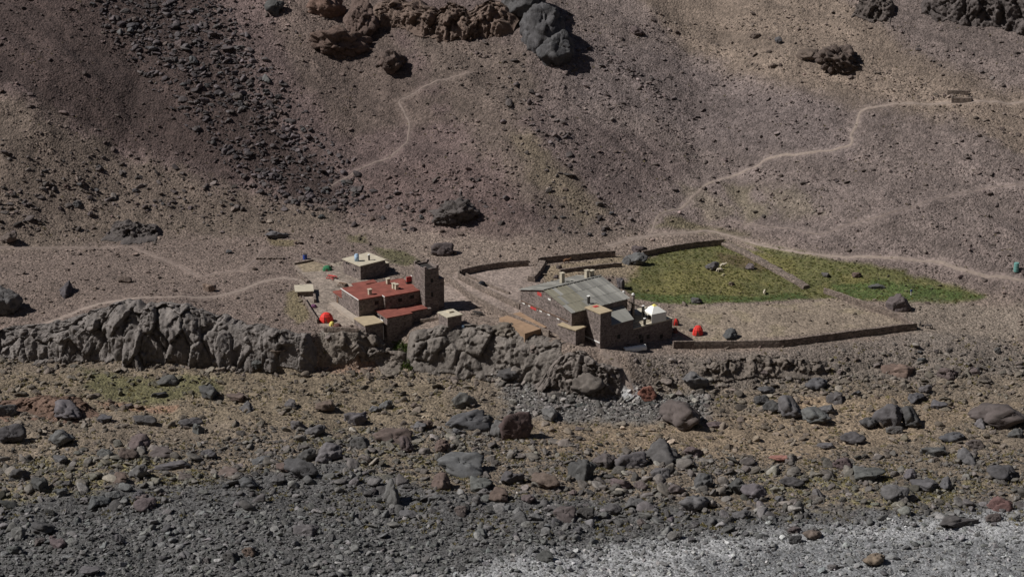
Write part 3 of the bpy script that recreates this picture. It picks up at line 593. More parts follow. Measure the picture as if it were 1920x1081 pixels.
def scatter(name, P, rot, scl, idx, colr, coll, kind_label=None):
    me = bpy.data.meshes.new(name); me.vertices.add(len(P)); me.vertices.foreach_set('co', P.ravel())
    for nm, ty, dat, key in (('rot','FLOAT_VECTOR',rot,'vector'),('scl','FLOAT_VECTOR',scl,'vector'),('idx','INT',idx,'value'),('col','FLOAT_COLOR',np.concatenate((colr, np.ones((len(colr),1))), 1),'color')):
        a = me.attributes.new(nm, ty, 'POINT'); a.data.foreach_set(key, np.ascontiguousarray(dat).ravel().astype(np.int32 if ty == 'INT' else np.float32))
    o = add(name, me); o['kind'] = 'stuff'
    ng = bpy.data.node_groups.new('scatter', 'GeometryNodeTree'); ng.interface.new_socket('Geometry', in_out='INPUT', socket_type='NodeSocketGeometry'); ng.interface.new_socket('Geometry', in_out='OUTPUT', socket_type='NodeSocketGeometry')
    N = ng.nodes.new; gi = N('NodeGroupInput'); go = N('NodeGroupOutput'); mp = N('GeometryNodeMeshToPoints'); ip = N('GeometryNodeInstanceOnPoints'); ci = N('GeometryNodeCollectionInfo')
    ci.inputs[0].default_value = coll; ci.inputs['Separate Children'].default_value = True; ci.inputs['Reset Children'].default_value = True; ip.inputs['Pick Instance'].default_value = True
    lk = ng.links.new; lk(gi.outputs[0], mp.inputs[0]); lk(mp.outputs[0], ip.inputs['Points']); lk(ci.outputs[0], ip.inputs['Instance']); lk(ip.outputs[0], go.inputs[0])
    for nm, ty, sk in (('rot','FLOAT_VECTOR','Rotation'),('scl','FLOAT_VECTOR','Scale'),('idx','INT','Instance Index')):
        q = N('GeometryNodeInputNamedAttribute'); q.data_type = ty; q.inputs[0].default_value = nm; lk(q.outputs[0], ip.inputs[sk])
    md = o.modifiers.new('scatter', 'NODES'); md.node_group = ng; return o
cellA = (np.gradient(XS)[None,:]*np.gradient(YS)[:,None]).ravel()
inview = (np.abs(x) < 155) & (y > -153) & (y < 128)
keep = np.clip(1-np.maximum.reduce([yardA, yardB, pth]), 0, 1)
chute = pmask([(130,-60),(380,-60),(470,90),(560,200),(650,300),(700,380),(560,400),(450,330),(330,200),(230,100)], 5, 3)
rub = pmask([(-200,850),(300,840),(640,800),(900,810),(1250,850),(1600,860),(2100,840),(2200,1300),(-300,1300)], 9, 4)
grav = pmask([(-200,990),(400,950),(900,1000),(1400,980),(2100,960),(2200,1300),(-300,1300)], 9, 4)
apron = pmask([(-200,300),(200,300),(640,360),(900,330),(1000,430),(1180,400),(1200,450),(600,440),(-200,490)], 8, 4)
bank = pmask([(1100,660),(1300,664),(1720,626),(2000,620),(2000,720),(1500,740),(1100,760)], 4, 2)
lit = pmask([(1080,85),(1130,95),(1300,185),(1330,230),(1290,215),(1100,110)], 3, 2)+pmask([(1640,50),(1700,80),(1920,170),(1920,190),(1760,130)], 3, 2)+pmask([(930,60),(1130,330),(1140,420),(1080,400),(1010,250)], 6, 4)*.5
Csm = CL/np.maximum(CL.mean(1, keepdims=True), 1e-3)
def pop(dens, lo, hi, pw, base, mixg, flatz=.75, seed=0):
    """sizes between lo and hi metres, power-law; colour between the ground's own and a rock grey."""
    g = np.random.default_rng(seed); lam = dens*cellA*inview; n = g.poisson(np.clip(lam, 0, 50)); i = np.repeat(np.arange(len(x)), n); N = len(i)
    X = x[i]+g.uniform(-.25,.25,N); Y = y[i]+g.uniform(-.25,.25,N); s = lo*(1-g.random(N)*(1-(lo/hi)**pw))**(-1/pw); zz = hz(X, Y)
    S = np.stack((s*g.uniform(.75,1.3,N), s*g.uniform(.75,1.2,N), s*g.uniform(.6,1.,N)*flatz*1.25), 1)
    c = CL[i]*1.0*(1-mixg)+np.asarray(base)*mixg; c = c*g.lognormal(0, .32, N)[:,None]*(1+g.normal(0,.018,(N,3)))
    return np.stack((X, Y, zz+.16*s), 1), np.stack((g.uniform(-.6,.6,N), g.uniform(-.6,.6,N), g.uniform(0,6.28,N)), 1), S, g.integers(0, 10, N), np.clip(c, .008, .6)
talus = np.exp(-((y-_yb+1.0)/2.6)**2)*(1-sstep(5,20,x))+.5*np.exp(-((y-_yb+4)/5)**2)
band = pmask([(930,60),(1000,170),(1080,260),(1150,380),(1170,440),(1060,440),(1010,330),(950,200)], 6, 4)
pops = [
 pop((apron*.10+band*.16*np.clip(.6+2*N1,0,2)+lit*.10)*keep*above, .7, 2.3, 2.0, (.088,.076,.074), .8, seed=10),
 pop(talus*.55*np.clip(.7+2*N1, .1, 2)*inview, .4, 2.2, 1.8, (.115,.10,.09), .7, seed=9),
 pop(above*keep*np.clip(1+2.2*STRK,.2,2.5)*(.55+.6*lit+.35*(N1 > .1)+.35*apron), .26, 1.5, 2.5, (.105,.085,.080), .45, seed=1),
 pop(chute*keep*.95*np.clip(.8+1.6*N1, .12, 1.6), .55, 2.4, 1.9, (.080,.071,.073), .85, seed=2),
 pop(flat*keep*(1-mead)*(1-.55*yardC)*(.34+.3*(x < -35)*(N1 > 0))+mead*.05*np.clip(1+3*N1, 0, 3), .22, 1.3, 2.4, (.125,.10,.085), .5, seed=3),
 pop(below*(1-rub)*(1-.5*pth)*(.85*np.clip(.8+1.5*N1, .1, 2)+1.1*strm+.8*bank), .28, 2.0, 1.9, (.100,.092,.085), .55, seed=4),
 pop(rub*(1-grav)*2.5*np.clip(.9+1.5*N1, .15, 2), .26, 2.6, 2.0, (.108,.103,.100), .75, seed=5),
 pop(grav*(1-.8*pale)*2.4, .30, 1.6, 2.1, (.125,.124,.121), .75, seed=6),
 pop(pale*1.2, .25, 1.0, 2.6, (.30,.295,.288), .6, seed=7),
 pop(strm*.45, .35, 1.0, 2.2, (.30,.29,.275), .85, seed=8),
]
scatter('scree_stones', *[np.concatenate([p[k] for p in pops]) for k in range(5)], STONES)
print('stones', sum(len(p[0]) for p in pops))
def plants(dens, lo, hi, c0, c1, seed):
    g = np.random.default_rng(seed); n = g.poisson(np.clip(dens*cellA*inview, 0, 30)); i = np.repeat(np.arange(len(x)), n); N = len(i); X = x[i]+g.uniform(-.25,.25,N); Y = y[i]+g.uniform(-.25,.25,N); s = g.uniform(lo, hi, N)
    c = np.asarray(c0)+(np.asarray(c1)-c0)*g.random(N)[:,None]; c = c*g.lognormal(0,.2,N)[:,None]
    return np.stack((X, Y, hz(X, Y)), 1), np.stack((N*[0.], N*[0.], g.uniform(0,6.28,N)), 1), np.stack((s, s, s*g.uniform(.35,.7,N)), 1), g.integers(0, 4, N), np.clip(c, .005, .5)
bush = pmask([(738,640),(768,646),(785,690),(750,692)], 1.2, .4)
dry = sstep(.02, .3, N1+.6*N2)
pl = [plants(mead*.9, .35, .8, (.060,.080,.018), (.13,.115,.035), 1),
      plants(np.clip(below*(1-grav)*(1-strm)*dry*1.2*(.5+rub), 0, 2), .4, 1.1, (.15,.13,.055), (.22,.185,.085), 2),
      plants(above*dry*.10+apron*dry*.15+bank*dry*.4, .3, .8, (.13,.108,.05), (.18,.15,.075), 3),
      plants(bush*4, .9, 1.9, (.035,.060,.012), (.075,.095,.022), 4)]
scatter('grass', *[np.concatenate([p[k] for p in pl]) for k in range(5)], TUFTS)
print('tufts', sum(len(p[0]) for p in pl))

# ------------------------------------------------------------------ buildings
class Frame:
    """Level local axes: x runs along the shaded front, y along the sunlit flank, away from the near corner."""
    def __init__(s, px, py, z, az):
        s.o = unproj(px, py, z); s.a = R(az); s.ex = np.array((math.cos(s.a), math.sin(s.a), 0)); s.ey = np.array((-math.sin(s.a), math.cos(s.a), 0))
    def loc(s, p): d = np.asarray(p)-s.o; return d@s.ex, d@s.ey, p[2]
    def at(s, px, py, z): return s.loc(unproj(px, py, z))
    def along(s, px, axis, z, x0=0., y0=0.):                    # length along an axis until the corner falls on column px
        e = s.ex if axis == 'x' else s.ey; b_ = s.o+s.ex*x0+s.ey*y0; b_ = np.array((b_[0], b_[1], z)); r = b_-CAM; k = (px-960)/FPX
        return (k*(r@FW)-r[0])/(e[0]-k*(e@FW))
    def onx(s, px, py, X):                                      # point on the plane x = X: y, z
        d = ray(px, py); t_ = (X-(CAM-s.o)@s.ex)/(d@s.ex); p = CAM+d*t_; return (p-s.o)@s.ey, p[2]
    def ony(s, px, py, Y):
        d = ray(px, py); t_ = (Y-(CAM-s.o)@s.ey)/(d@s.ey); p = CAM+d*t_; return (p-s.o)@s.ex, p[2]
class B:
    def __init__(s, name, fr, zb, label, cat='building', x0=0., y0=0.):
        s.f = fr; s.zb = zb; s.x0 = x0; s.y0 = y0; p = fr.o+fr.ex*x0+fr.ey*y0; s.e = empty(name, (p[0], p[1], zb), fr.a, label, cat)
    def box(s, name, mat, x0, x1, y0, y1, z0, z1, parent=None, label=None):
        o = MB().box(x0-s.x0, x1-s.x0, y0-s.y0, y1-s.y0, z0-s.zb, z1-s.zb).build(name, M[mat], parent or s.e)
        if label: o['label'] = label
        return o
    def slab(s, mat, x0, x1, y0, y1, z, th=.28, ov=.18, name='roof'):
        return s.box(name, mat, x0-ov, x1+ov, y0-ov, y1+ov, z, z+th)
    def winx(s, X, yc, zc, wd, ht, sill=True, pane='dark', name='window'):      # on a sunlit flank (faces -x)
        f = MB(); t_ = .12; y0, y1, z0, z1 = yc-wd/2, yc+wd/2, zc-ht/2, zc+ht/2
        mb = MB(); a = X-s.x0; yy = -s.y0; zz = -s.zb
        mb.box(a-.07, a+.05, y0+yy-t_, y0+yy, z0+zz, z1+zz); mb.box(a-.07, a+.05, y1+yy, y1+yy+t_, z0+zz, z1+zz); mb.box(a-.09, a+.05, y0+yy-t_, y1+yy+t_, z1+zz, z1+zz+.16)
        o = mb.build(name, M['masonry'], s.e); MB().box(a-.015, a+.05, y0+yy, y1+yy, z0+zz, z1+zz).build('pane', M[pane], o)
        if sill: MB().box(a-.22, a+.05, y0+yy-.15, y1+yy+.15, z0+zz-.14, z0+zz).build('sill', M['white'], o)
        return o
    def winy(s, Y, xc, zc, wd, ht):                                               # on a shaded front (faces -y)
        mb = MB(); a = Y-s.y0; xx = -s.x0; zz = -s.zb; x0, x1, z0, z1 = xc-wd/2+xx, xc+wd/2+xx, zc-ht/2+zz, zc+ht/2+zz
        mb.box(x0-.12, x0, a-.07, a+.05, z0, z1); mb.box(x1, x1+.12, a-.07, a+.05, z0, z1); mb.box(x0-.12, x1+.12, a-.09, a+.05, z1, z1+.16); mb.box(x0-.12, x1+.12, a-.14, a+.05, z0-.12, z0)
        o = mb.build('window', M['masonry'], s.e); MB().box(x0, x1, a-.015, a+.05, z0, z1).build('pane', M['dark'], o); return o
    def chimney(s, X, Y, z0, z1, r=.4, mat='concrete', cap='concrete'):
        o = s.box('chimney', mat, X-r, X+r, Y-r, Y+r, z0-.3, z1); s.box('cap', cap, X-r-.1, X+r+.1, Y-r-.1, Y+r+.1, z1, z1+.14, o); return o

# --- the red roofed refuge with its tower
FA = Frame(672.7, 561.3, 4.6, 30.0); ZA = 4.6
L1 = FA.along(640.4, 'y', ZA); X1 = FA.along(717.5, 'x', ZA)
b = B('stone_refuge', FA, -.4, 'stone refuge with dark red flat roofs and a tall square tower')
n2 = FA.at(721.7, 555.6, ZA); X2 = n2[0]; Y2 = n2[1]; W2 = FA.along(789.4, 'x', ZA, X2, Y2)
r3 = FA.at(660, 531, ZA); X3 = r3[0]; Y3 = r3[1]; r4 = FA.at(698.8, 523.3, ZA); r5 = FA.at(748.8, 522, ZA)
print('A', L1, X1, n2, W2, r3, r4, r5)
b.box('wall', 'masonry', 0, X2+.3, 0, L1, -3.0, ZA-.25)
b.box('wall', 'masonry', X2, X2+W2, Y2, Y2+9.5, -3.2, ZA-.25)
b.box('wall', 'masonry', r3[0], r4[0], L1-.2, Y3, -1, ZA-.25)
b.box('wall', 'masonry', X2+1.5, r5[0], Y2+9.3, r5[1], -1, ZA-.25)
b.box('roof', 'redroof', -.12, X2+.2, -.12, L1+.1, ZA-.25, ZA)
b.box('roof', 'redroof', X2-.10, X2+W2+.1, Y2-.12, Y2+9.55, ZA-.246, ZA+.006)
b.box('roof', 'redroof', r3[0]-.1, r4[0]+.1, L1+.1, Y3+.1, ZA-.248, ZA+.003)
b.box('roof', 'redroof', X2+1.4, r5[0]+.1, Y2+9.55, r5[1]+.1, ZA-.248, ZA+.003)
for nm, (x0, x1, y0, y1) in (('a',(-.22,-.12,-.22,L1+.1)),('b',(X2-.2,X2-.1,Y2-.22,.0))): b.box('edge_trim', 'white', x0, x1, y0, y1, ZA-.12, ZA+.05)
for px, py in ((652.8+.2,583.5),(658.8,587.8),(665,591.7)):
    yy, zz = FA.onx(px, py, 0); b.winx(0, yy, zz, 1.15, 1.1)
for px, py in ((814,556),):
    pass
for px, py in ((706,567),): xx, zz = FA.ony(px, py, 0); b.winy(0, xx, zz, 1.0, .9)
for px, py in ((772.5,556),(750,562)): xx, zz = FA.ony(px, py, Y2); b.winy(Y2, xx, zz, 1.0, .9)
# low annex on the sunlit flank
LA = L1+FA.along(622.7, 'y', 2.2, 0, L1); yA0, _ = FA.onx(643.5, 575, 0)
print('annex', LA, yA0)
b.box('annex_wall', 'masonry', 0.35, 5.5, L1-.02, LA, -1, 2.0); b.box('annex_roof', 'redroof', .2, 5.6, L1+.02, LA+.15, 2.0, 2.25)
for px, py in ((627,566.5),(629.8,568)): yy, zz = FA.onx(px, py, .35); b.winx(.35, yy, zz, .5, .6, False)
yy, zz = FA.onx(635.5, 582, .35); b.box('door', 'wood', .27, .4, LA-2.6, LA-1.7, -.2, 1.65)
# lower block in front, on the cliff side
ZL = 1.5; n4 = FA.at(725.8, 595.2, ZL); XL, YL = n4[0], n4[1]; WL = FA.along(772.7, 'x', ZL, XL, YL); DL = min(FA.along(703.3, 'y', ZL, XL, YL), 20)
print('lower', n4, WL, DL, Y2-YL)
b.box('lower_wall', 'masonry', XL, XL+WL, YL, YL+DL, -6.5, ZL-.22); b.box('lower_roof', 'redroof', XL-.12, XL+WL+.12, YL-.12, YL+DL, ZL-.22, ZL)
for px, py in ((709.8,593.3),(716.8,596.4)): yy, zz = FA.onx(px, py, XL); b.winx(XL, yy, zz, .9, .7)
TX = FA.at(796.0, 573, ZL); xt, yt = TX[0], TX[1]
b.box('lower_wall', 'masonry', XL+WL+.01, xt+1.0, YL+1.4, yt+2.5, -6, ZL-.3); b.box('lower_roof', 'redroof', XL+WL+.14, xt+.0, YL+1.3, yt+2.2, ZL-.3, ZL-.08)
# tower
ZT = 10.3; print('tower', xt, yt)
tp = FA.at(796, 503.5, ZT+.2); xt, yt = tp[0], tp[1]; Wt = FA.along(822.5, 'x', ZT, xt, yt); Dt = FA.along(776, 'y', ZT, xt, yt); print('tower2', xt, yt, Wt, Dt)
b.box('tower', 'masonry', xt, xt+Wt, yt, yt+Dt, -4, ZT-.6)
b.box('tower_roof', 'steel', xt+.3, xt+Wt-.3, yt+.3, yt+Dt-.3, ZT-.6, ZT-.45)
for nm, q in enumerate(((xt,xt+Wt,yt,yt+.32),(xt,xt+Wt,yt+Dt-.32,yt+Dt),(xt,xt+.32,yt+.32,yt+Dt-.32),(xt+Wt-.32,xt+Wt,yt+.32,yt+Dt-.32))): b.box('parapet', 'masonry', *q, ZT-.6, ZT-.05)
for q in ((xt,yt),(xt+Wt-.55,yt),(xt,yt+Dt-.55),(xt+Wt-.55,yt+Dt-.55)): b.box('merlon', 'masonry', q[0]-.01, q[0]+.56, q[1]-.01, q[1]+.56, ZT-.05, ZT+.5)
Ws = FA.along(832.5, 'x', 7.2, xt+Wt, yt+.9); b.box('stair_turret', 'masonry', xt+Wt-.02, xt+Wt+Ws, yt+.9, yt+Dt-.3, -4, 6.9); b.box('stair_turret_roof', 'masonry', xt+Wt+.01, xt+Wt+Ws+.1, yt+.8, yt+Dt-.2, 6.9, 7.05)
b.winy(yt, xt+Wt*.5, 7.4, .6, 1.0); b.winy(yt, xt+Wt*.5, 4.0, .6, 1.0)
for px, py in ((693.5,551.5),(727.5,531.5),(738.5,540.5),(743.5,542)):
    q = FA.at(px, py, ZA); b.chimney(q[0], q[1], ZA, ZA+1.15, .36)
q = FA.at(766, 534, ZA); b.box('bulkhead', 'steel', q[0]-.1, q[0]+1.2, q[1]+.6, q[1]+1.3, ZA, ZA+.5); b.box('red_panel', 'redpaint', q[0]-.1, q[0]+1.2, q[1]+.7, q[1]+.9, ZA+.5, ZA+1.7); b.box('white_jamb', 'white', q[0]+1.2, q[0]+1.36, q[1]+.62, q[1]+1.2, ZA, ZA+1.8)
# paved walk at the flank's foot
walk = MB().box(-1.5, -.0, -.6, L1+3.5, -.6, .28).build('pavement', M['pave'], None, tuple(FA.o[:2])+(0,), FA.a); tag(walk, kind='structure')

# --- upper block
FU = Frame(675.8, 497.7, 4.0, 40.0); Lu = FU.along(643.5, 'y', 4.0); Wu = FU.along(722.3, 'x', 4.0); print('upper', Lu, Wu)
b = B('stone_block', FU, 0., 'square stone house with a pale flat roof and a water tank on top')
b.box('wall', 'masonry', 0, Wu, 0, Lu, -1, 3.75); b.slab('concrete', 0, Wu, 0, Lu, 3.75, .25, .2)
for px, py in ((650.2,492.8),(653.4,494.2),(663.3,504.8),(666.8,506)):
    yy, zz = FU.onx(px, py, 0); b.winx(0, yy, zz, .55, .5, False)
q = FU.at(669, 489, 4.0); tk = MB().cyl(q[0], q[1], 4.0, 5.6, .55, .55, 14).cyl(q[0], q[1], 5.6, 5.8, .55, .25, 14).build('water_tank', M['lightblue'], b.e, (0,0,0), 0, True)
q = FU.at(692, 487.5, 4.0); b.chimney(q[0], q[1], 4.0, 5.3, .16, 'steel', 'white')
b.box('rear_annex', 'masonry', Wu+.01, Wu+2.2, 1.5, Lu-.5, -1, 2.2); b.box('rear_annex_roof', 'concrete', Wu+.02, Wu+2.3, 1.4, Lu-.4, 2.2, 2.4)

# --- pale roofed hut below the pavement
FH = Frame(685.2, 609.2, .6, 30.0); Lh = FH.along(665.4, 'y', .6); Wh = FH.along(717.5, 'x', .6); print('hut', Lh, Wh)
b = B('stone_hut', FH, -4.2, 'stone hut with a tan flat roof built against the cliff below the refuge'); b.box('wall', 'masonry', 0, Wh, 0, Lh, -6.5, .35); b.slab('tanroof', 0, Wh, 0, Lh, .35, .26, .22)
mb = MB().bar((Wh+.1-0, -.05, .5), (Wh+.1, -.05, 3.9), .05); mb.build('drain_pipe', M['white'], b.e)
# --- little hut by the tower
FS = Frame(839.4, 594, 2.8, 32.0); Ls = FS.along(822.7, 'y', 2.8); Ws_ = FS.along(865.4, 'x', 2.8); print('small hut', Ls, Ws_)
b = B('stone_hut', FS, -.8, 'little stone hut with a whitish flat roof below the tower'); b.box('wall', 'masonry', 0, Ws_, 0, Ls, -3, 2.55); b.slab('concrete', 0, Ws_, 0, Ls, 2.55, .25, .2)
b.box('roof_hatch', 'concrete', Ws_*.45, Ws_*.75, Ls*.5, Ls*.85, 2.8, 3.15)
# --- low store with a pale slab roof
FD = Frame(588.5, 545, 1.6, 8.0)
b = B('low_store', FD, -.3, 'low rubble store with a whitish slab roof beside the camping terrace')
b.box('wall', 'drystone', -3.8, -.2, .1, 4.6, -1.0, 1.35); b.box('roof', 'concrete', -4.4, 0, -.1, 4.8, 1.35, 1.6); b.box('side_wall', 'drystone', -.2, .3, -4.5, .3, -1.0, 1.0)

# --- the ridged refuge
FB = Frame(1126, 587, 6.5, 36.5); Lt = FB.along(1098.5, 'y', 6.5); Wt2 = FB.along(1146.6, 'x', 6.5)
q = FB.at(1072, 583.8, 6.1); GX0, GY0 = q[0], q[1]; EL = FB.along(1176.6, 'x', 6.1, GX0, GY0); GL = FB.along(975.9, 'y', 6.1, GX0, GY0)
print('B', Lt, Wt2, GX0, GY0, EL, GL)
b = B('ridged_refuge', FB, -1., 'big stone refuge with a grey sheet metal ridged roof', 'building', GX0, GY0)
ym = GY0+GL*.5; ya, za = FB.onx(1020.8, 542, GX0); print('apex', ya, za); ym = ya; ZR = za
Eh = 6.1-.25
mb = MB(); mb.prism([(0,0),(EL,0),(EL,GL),(0,GL)], 0-2.0, Eh+1.0); w1 = mb.build('wall', M['masonry'], b.e)
for X_ in (0, EL-.4):
    mb = MB(); n = 0; pts = [(X_,0),(X_,GL),(X_,ym-GY0)]; zs = [Eh+1.0, Eh+1.0, ZR+.75]
    mb.prism2([(X_, 0, Eh+.9), (X_, ym-GY0, ZR+.72), (X_, GL, Eh+.9)], [(X_+.4, 0, Eh+.9), (X_+.4, ym-GY0, ZR+.72), (X_+.4, GL, Eh+.9)]); mb.f = [tuple(reversed(f)) for f in mb.f]; mb.build('gable', M['masonry'], b.e)
# roof sheets, each its own piece
nS = 16; ov = .35
def sheet(side, i, j, nj):
    x0 = -ov+(EL+2*ov)*i/nS; x1 = -ov+(EL+2*ov)*(i+1)/nS-.03; f0, f1 = j/nj, (j+1)/nj
    if side == 0: ye, yr = -.45, ym-GY0
    else: ye, yr = GL+.45, ym-GY0
    ze = 6.1+1.0-.0; zr = ZR+1.0
    g = lambda f: (ye+(yr-ye)*f, ze-(ZR-6.1)*.05+(zr-ze)*f)
    (ya_, z0), (yb_, z1) = g(f0), g(f1); lap = .03*((nj-1-j)+ (0 if j else 0)); z0 += -lap+.02; z1 += -lap
    mb = MB(); A_ = [(x0,ya_,z0),(x1,ya_,z0),(x1,yb_,z1),(x0,yb_,z1)]; 
    if side: A_ = A_[::-1]
    mb.prism2([(p[0],p[1],p[2]-.06) for p in A_], A_); mb2 = mb
    mb2.prism2([(x1-.05,ya_,z0-.02),(x1+.03,ya_,z0-.02),(x1+.03,yb_,z1-.02),(x1-.05,yb_,z1-.02)], [(x1-.05,ya_,z0+.14),(x1+.03,ya_,z0+.14),(x1+.03,yb_,z1+.14),(x1-.05,yb_,z1+.14)])
    o = mb2.build('roof_sheet', M['metal_b'] if (side == 0 and i < 6 and (i*7+j*3) % 5 != 0) else M['sheet%d' % rnd.randrange(4)], roofp); return o
roofp = MB().box(-ov, EL+ov, ym-GY0-.18, ym-GY0+.18, ZR+.98, ZR+1.08).build('roof', M['metal'], b.e)
for i in range(nS):
    for j in range(3): sheet(0, i, j, 3)
    for j in range(2): sheet(1, i, j, 2)
b.zb = 0.0 - 0.0
# features of the gable wall; b.e sits at z = -1, so heights are absolute minus (-1)
b.zb = -1.
for px, py in ((982,568),(993,572.6),(1014,582.5),(1029,589),(1046.5,597)):
    yy, zz = FB.onx(px, py, GX0); o = b.winx(GX0, yy, zz-.02, 1.0, .36, False, 'white')
yy, zz = FB.onx(1030, 560.5, GX0); b.winx(GX0, yy, zz, 1.1, .5, False, 'white')
yy, zz = FB.onx(1011.5, 551, GX0); b.box('painted_sign', 'redpaint', GX0-.05, GX0+.01, yy-.75, yy+.75, zz-.4, zz+.4, None, 'small red painted plate on the gable wall')
yy, zz = FB.onx(1000, 577.5, GX0); b.box('painted_sign', 'redpaint', GX0-.05, GX0+.01, yy-1.1, yy+1.1, zz-.3, zz+.3, None, 'long faded red plate among the slit windows')
ya_, zl = FB.onx(978, 563.5, GX0); b.box('ledge', 'wood', GX0-.16, GX0+.02, GY0+1.2, GY0+GL-.3, zl-.1, zl+.05)
def roofz(yl): return (6.1+(ZR-6.1)*(1-abs(yl-ym)/(ym-GY0 if yl < ym else GY0+GL-ym)))
for px, py, X_, Y_, r in ((1054,524,None,ym+3.5,.42),(1117,515,None,ym+2.2,.42),(1127,515,None,ym+2.2,.42)):
    xx, zz = FB.ony(px, py, Y_); xx = min(max(xx, GX0+.5), GX0+EL-(2.0 if px == 1117 else .6)); z0 = roofz(Y_); _, zt = FB.ony(px, py-12, Y_); b.chimney(xx, Y_, z0-.2, max(zt, z0+1.2), r, 'concrete', 'concrete')
xx, zz = FB.ony(1103.5, 572, GY0+1.4); b.chimney(xx, GY0+1.4, roofz(GY0+1.4)-.1, roofz(GY0+1.4)+1.6, .22, 'steel', 'white')
mb = MB()
# stair tower
b = B('stair_tower', FB, -1., 'tall stone stair tower with a pale flat roof beside the ridged refuge')
b.box('wall', 'masonry', 0, Wt2, 0, GY0-.05, -4, 6.25); b.slab('tanroof', 0, Wt2, 0, GY0-.3, 6.25, .25, .16)
q = FB.at(1111.5, 574, 6.5); b.box('red_hatch', 'redpaint', q[0]-.2, q[0]+1.0, q[1]-1.0, q[1]-.1, 6.5, 6.62)
b.box('white_plinth', 'white', -.06, -.0, .1, GY0-.2, -.5, -.25)
# front wing with lean-to and deck
Xm = FB.along(1187.5, 'x', 3.2, 0, 0); Xd = FB.along(1260.8, 'x', .9, 0, 0); print('wing', Xm, Xd)
b = B('front_wing', FB, -4., 'dark fronted lower wing with a grey lean-to roof and an open roof deck', 'building', Wt2+.02, 0)
b.box('wall', 'masonry', Wt2+.02, Xm, 0, GY0-.05, -9, 3.0)
mb = MB(); X0_ = Wt2+.02; P_ = [(0,-.12),(Xm-X0_+.1,-.12),(Xm-X0_+1.6,GY0-.08),(0,GY0-.08)]; mb.prism(P_, [3.0+4,3.0+4,4.4+4,4.4+4], [3.12+4,3.12+4,4.52+4,4.52+4]); mb.build('lean_to_roof', M['metal'], b.e)
for i in range(1, 7):
    f = i/7*(Xm-X0_); MB().bar((f,-.1,3.13+4), (f,GY0-.1,4.53+4), .03, 4).build('roof_rib', M['metal'], b.e)
b.box('deck_wall', 'masonry', Xm+.01, Xd, 0, 9.5, -9, .65); b.box('deck', 'concrete', Xm+.02, Xd+.1, -.1, 9.6, .65, .9)
for px, py, hp in ((1208.5,608.5,11),(1230.5,602.5,11),(1218,596,9),(1205.5,592,18),(1184.5,596,17)):
    q = FB.at(px, py, .9); q = (max(q[0], Xm+.25), min(max(q[1], .15), 9.2)); hh = hp/7.5
    o = b.box('deck_post', 'steel', q[0]-.22, q[0]+.22, q[1]-.22, q[1]+.22, .9, .9+hh); b.box('post_cap', 'white', q[0]-.26, q[0]+.26, q[1]-.26, q[1]+.26, .9+hh, 1.0+hh, o)
q1 = FB.at(1208.5,608.5,.9); q2 = FB.at(1230.5,602.5,.9); q3 = FB.at(1205.5,592,.9); q4 = FB.at(1184.5,594,.9)
for A_, B_2 in ((q1,q2),(q4,q3),(q1,(Xm+.3,.2,.9))):
    for hh in (.45, .95):
        MB().bar((A_[0]-b.x0, max(A_[1],.15), .9+hh+4), (B_2[0]-b.x0, max(B_2[1],.15), .9+hh+4), .06).build('rail', M['wood'], b.e)
for px in (1140,1160,1200,1215,1240):
    xx, zz = FB.ony(px, 628, 0)
    if xx > Wt2+.8: b.winy(0, xx, zz-.3, .9, 1.0)
xx, zz = FB.ony(1203, 637, 0); b.box('door', 'dark', xx-.5, xx+.5, -.06, .02, zz-1.2, zz+.9)
# porch posts at the corner of the ridged refuge
# front hut with a mast
FM = Frame(1079.7, 617.5, 2.7, 46.0); Lm = FM.along(1048, 'y', 2.7); Wm = FM.along(1096.8, 'x', 2.7); print('mast hut', Lm, Wm)
b = B('stone_hut', FM, -1.2, 'stone hut with a tan flat roof and a short mast on it'); b.box('wall', 'masonry', 0, Wm, 0, Lm, -3.5, 2.45); b.slab('tanroof', 0, Wm, 0, Lm, 2.45, .25, .22)
q = FM.at(1075, 607.5, 2.7); mb = MB().bar((q[0], q[1], 3.8), (q[0], q[1], 5.6), .07); mb.bar((q[0]-.7, q[1]-.2, 3.95), (q[0]+.7, q[1]+.2, 3.95), .07); mb.bar((q[0]-.2, q[1]+.7, 3.95), (q[0]+.2, q[1]-.7, 3.95), .07); mb.build('mast', M['steel'], b.e)

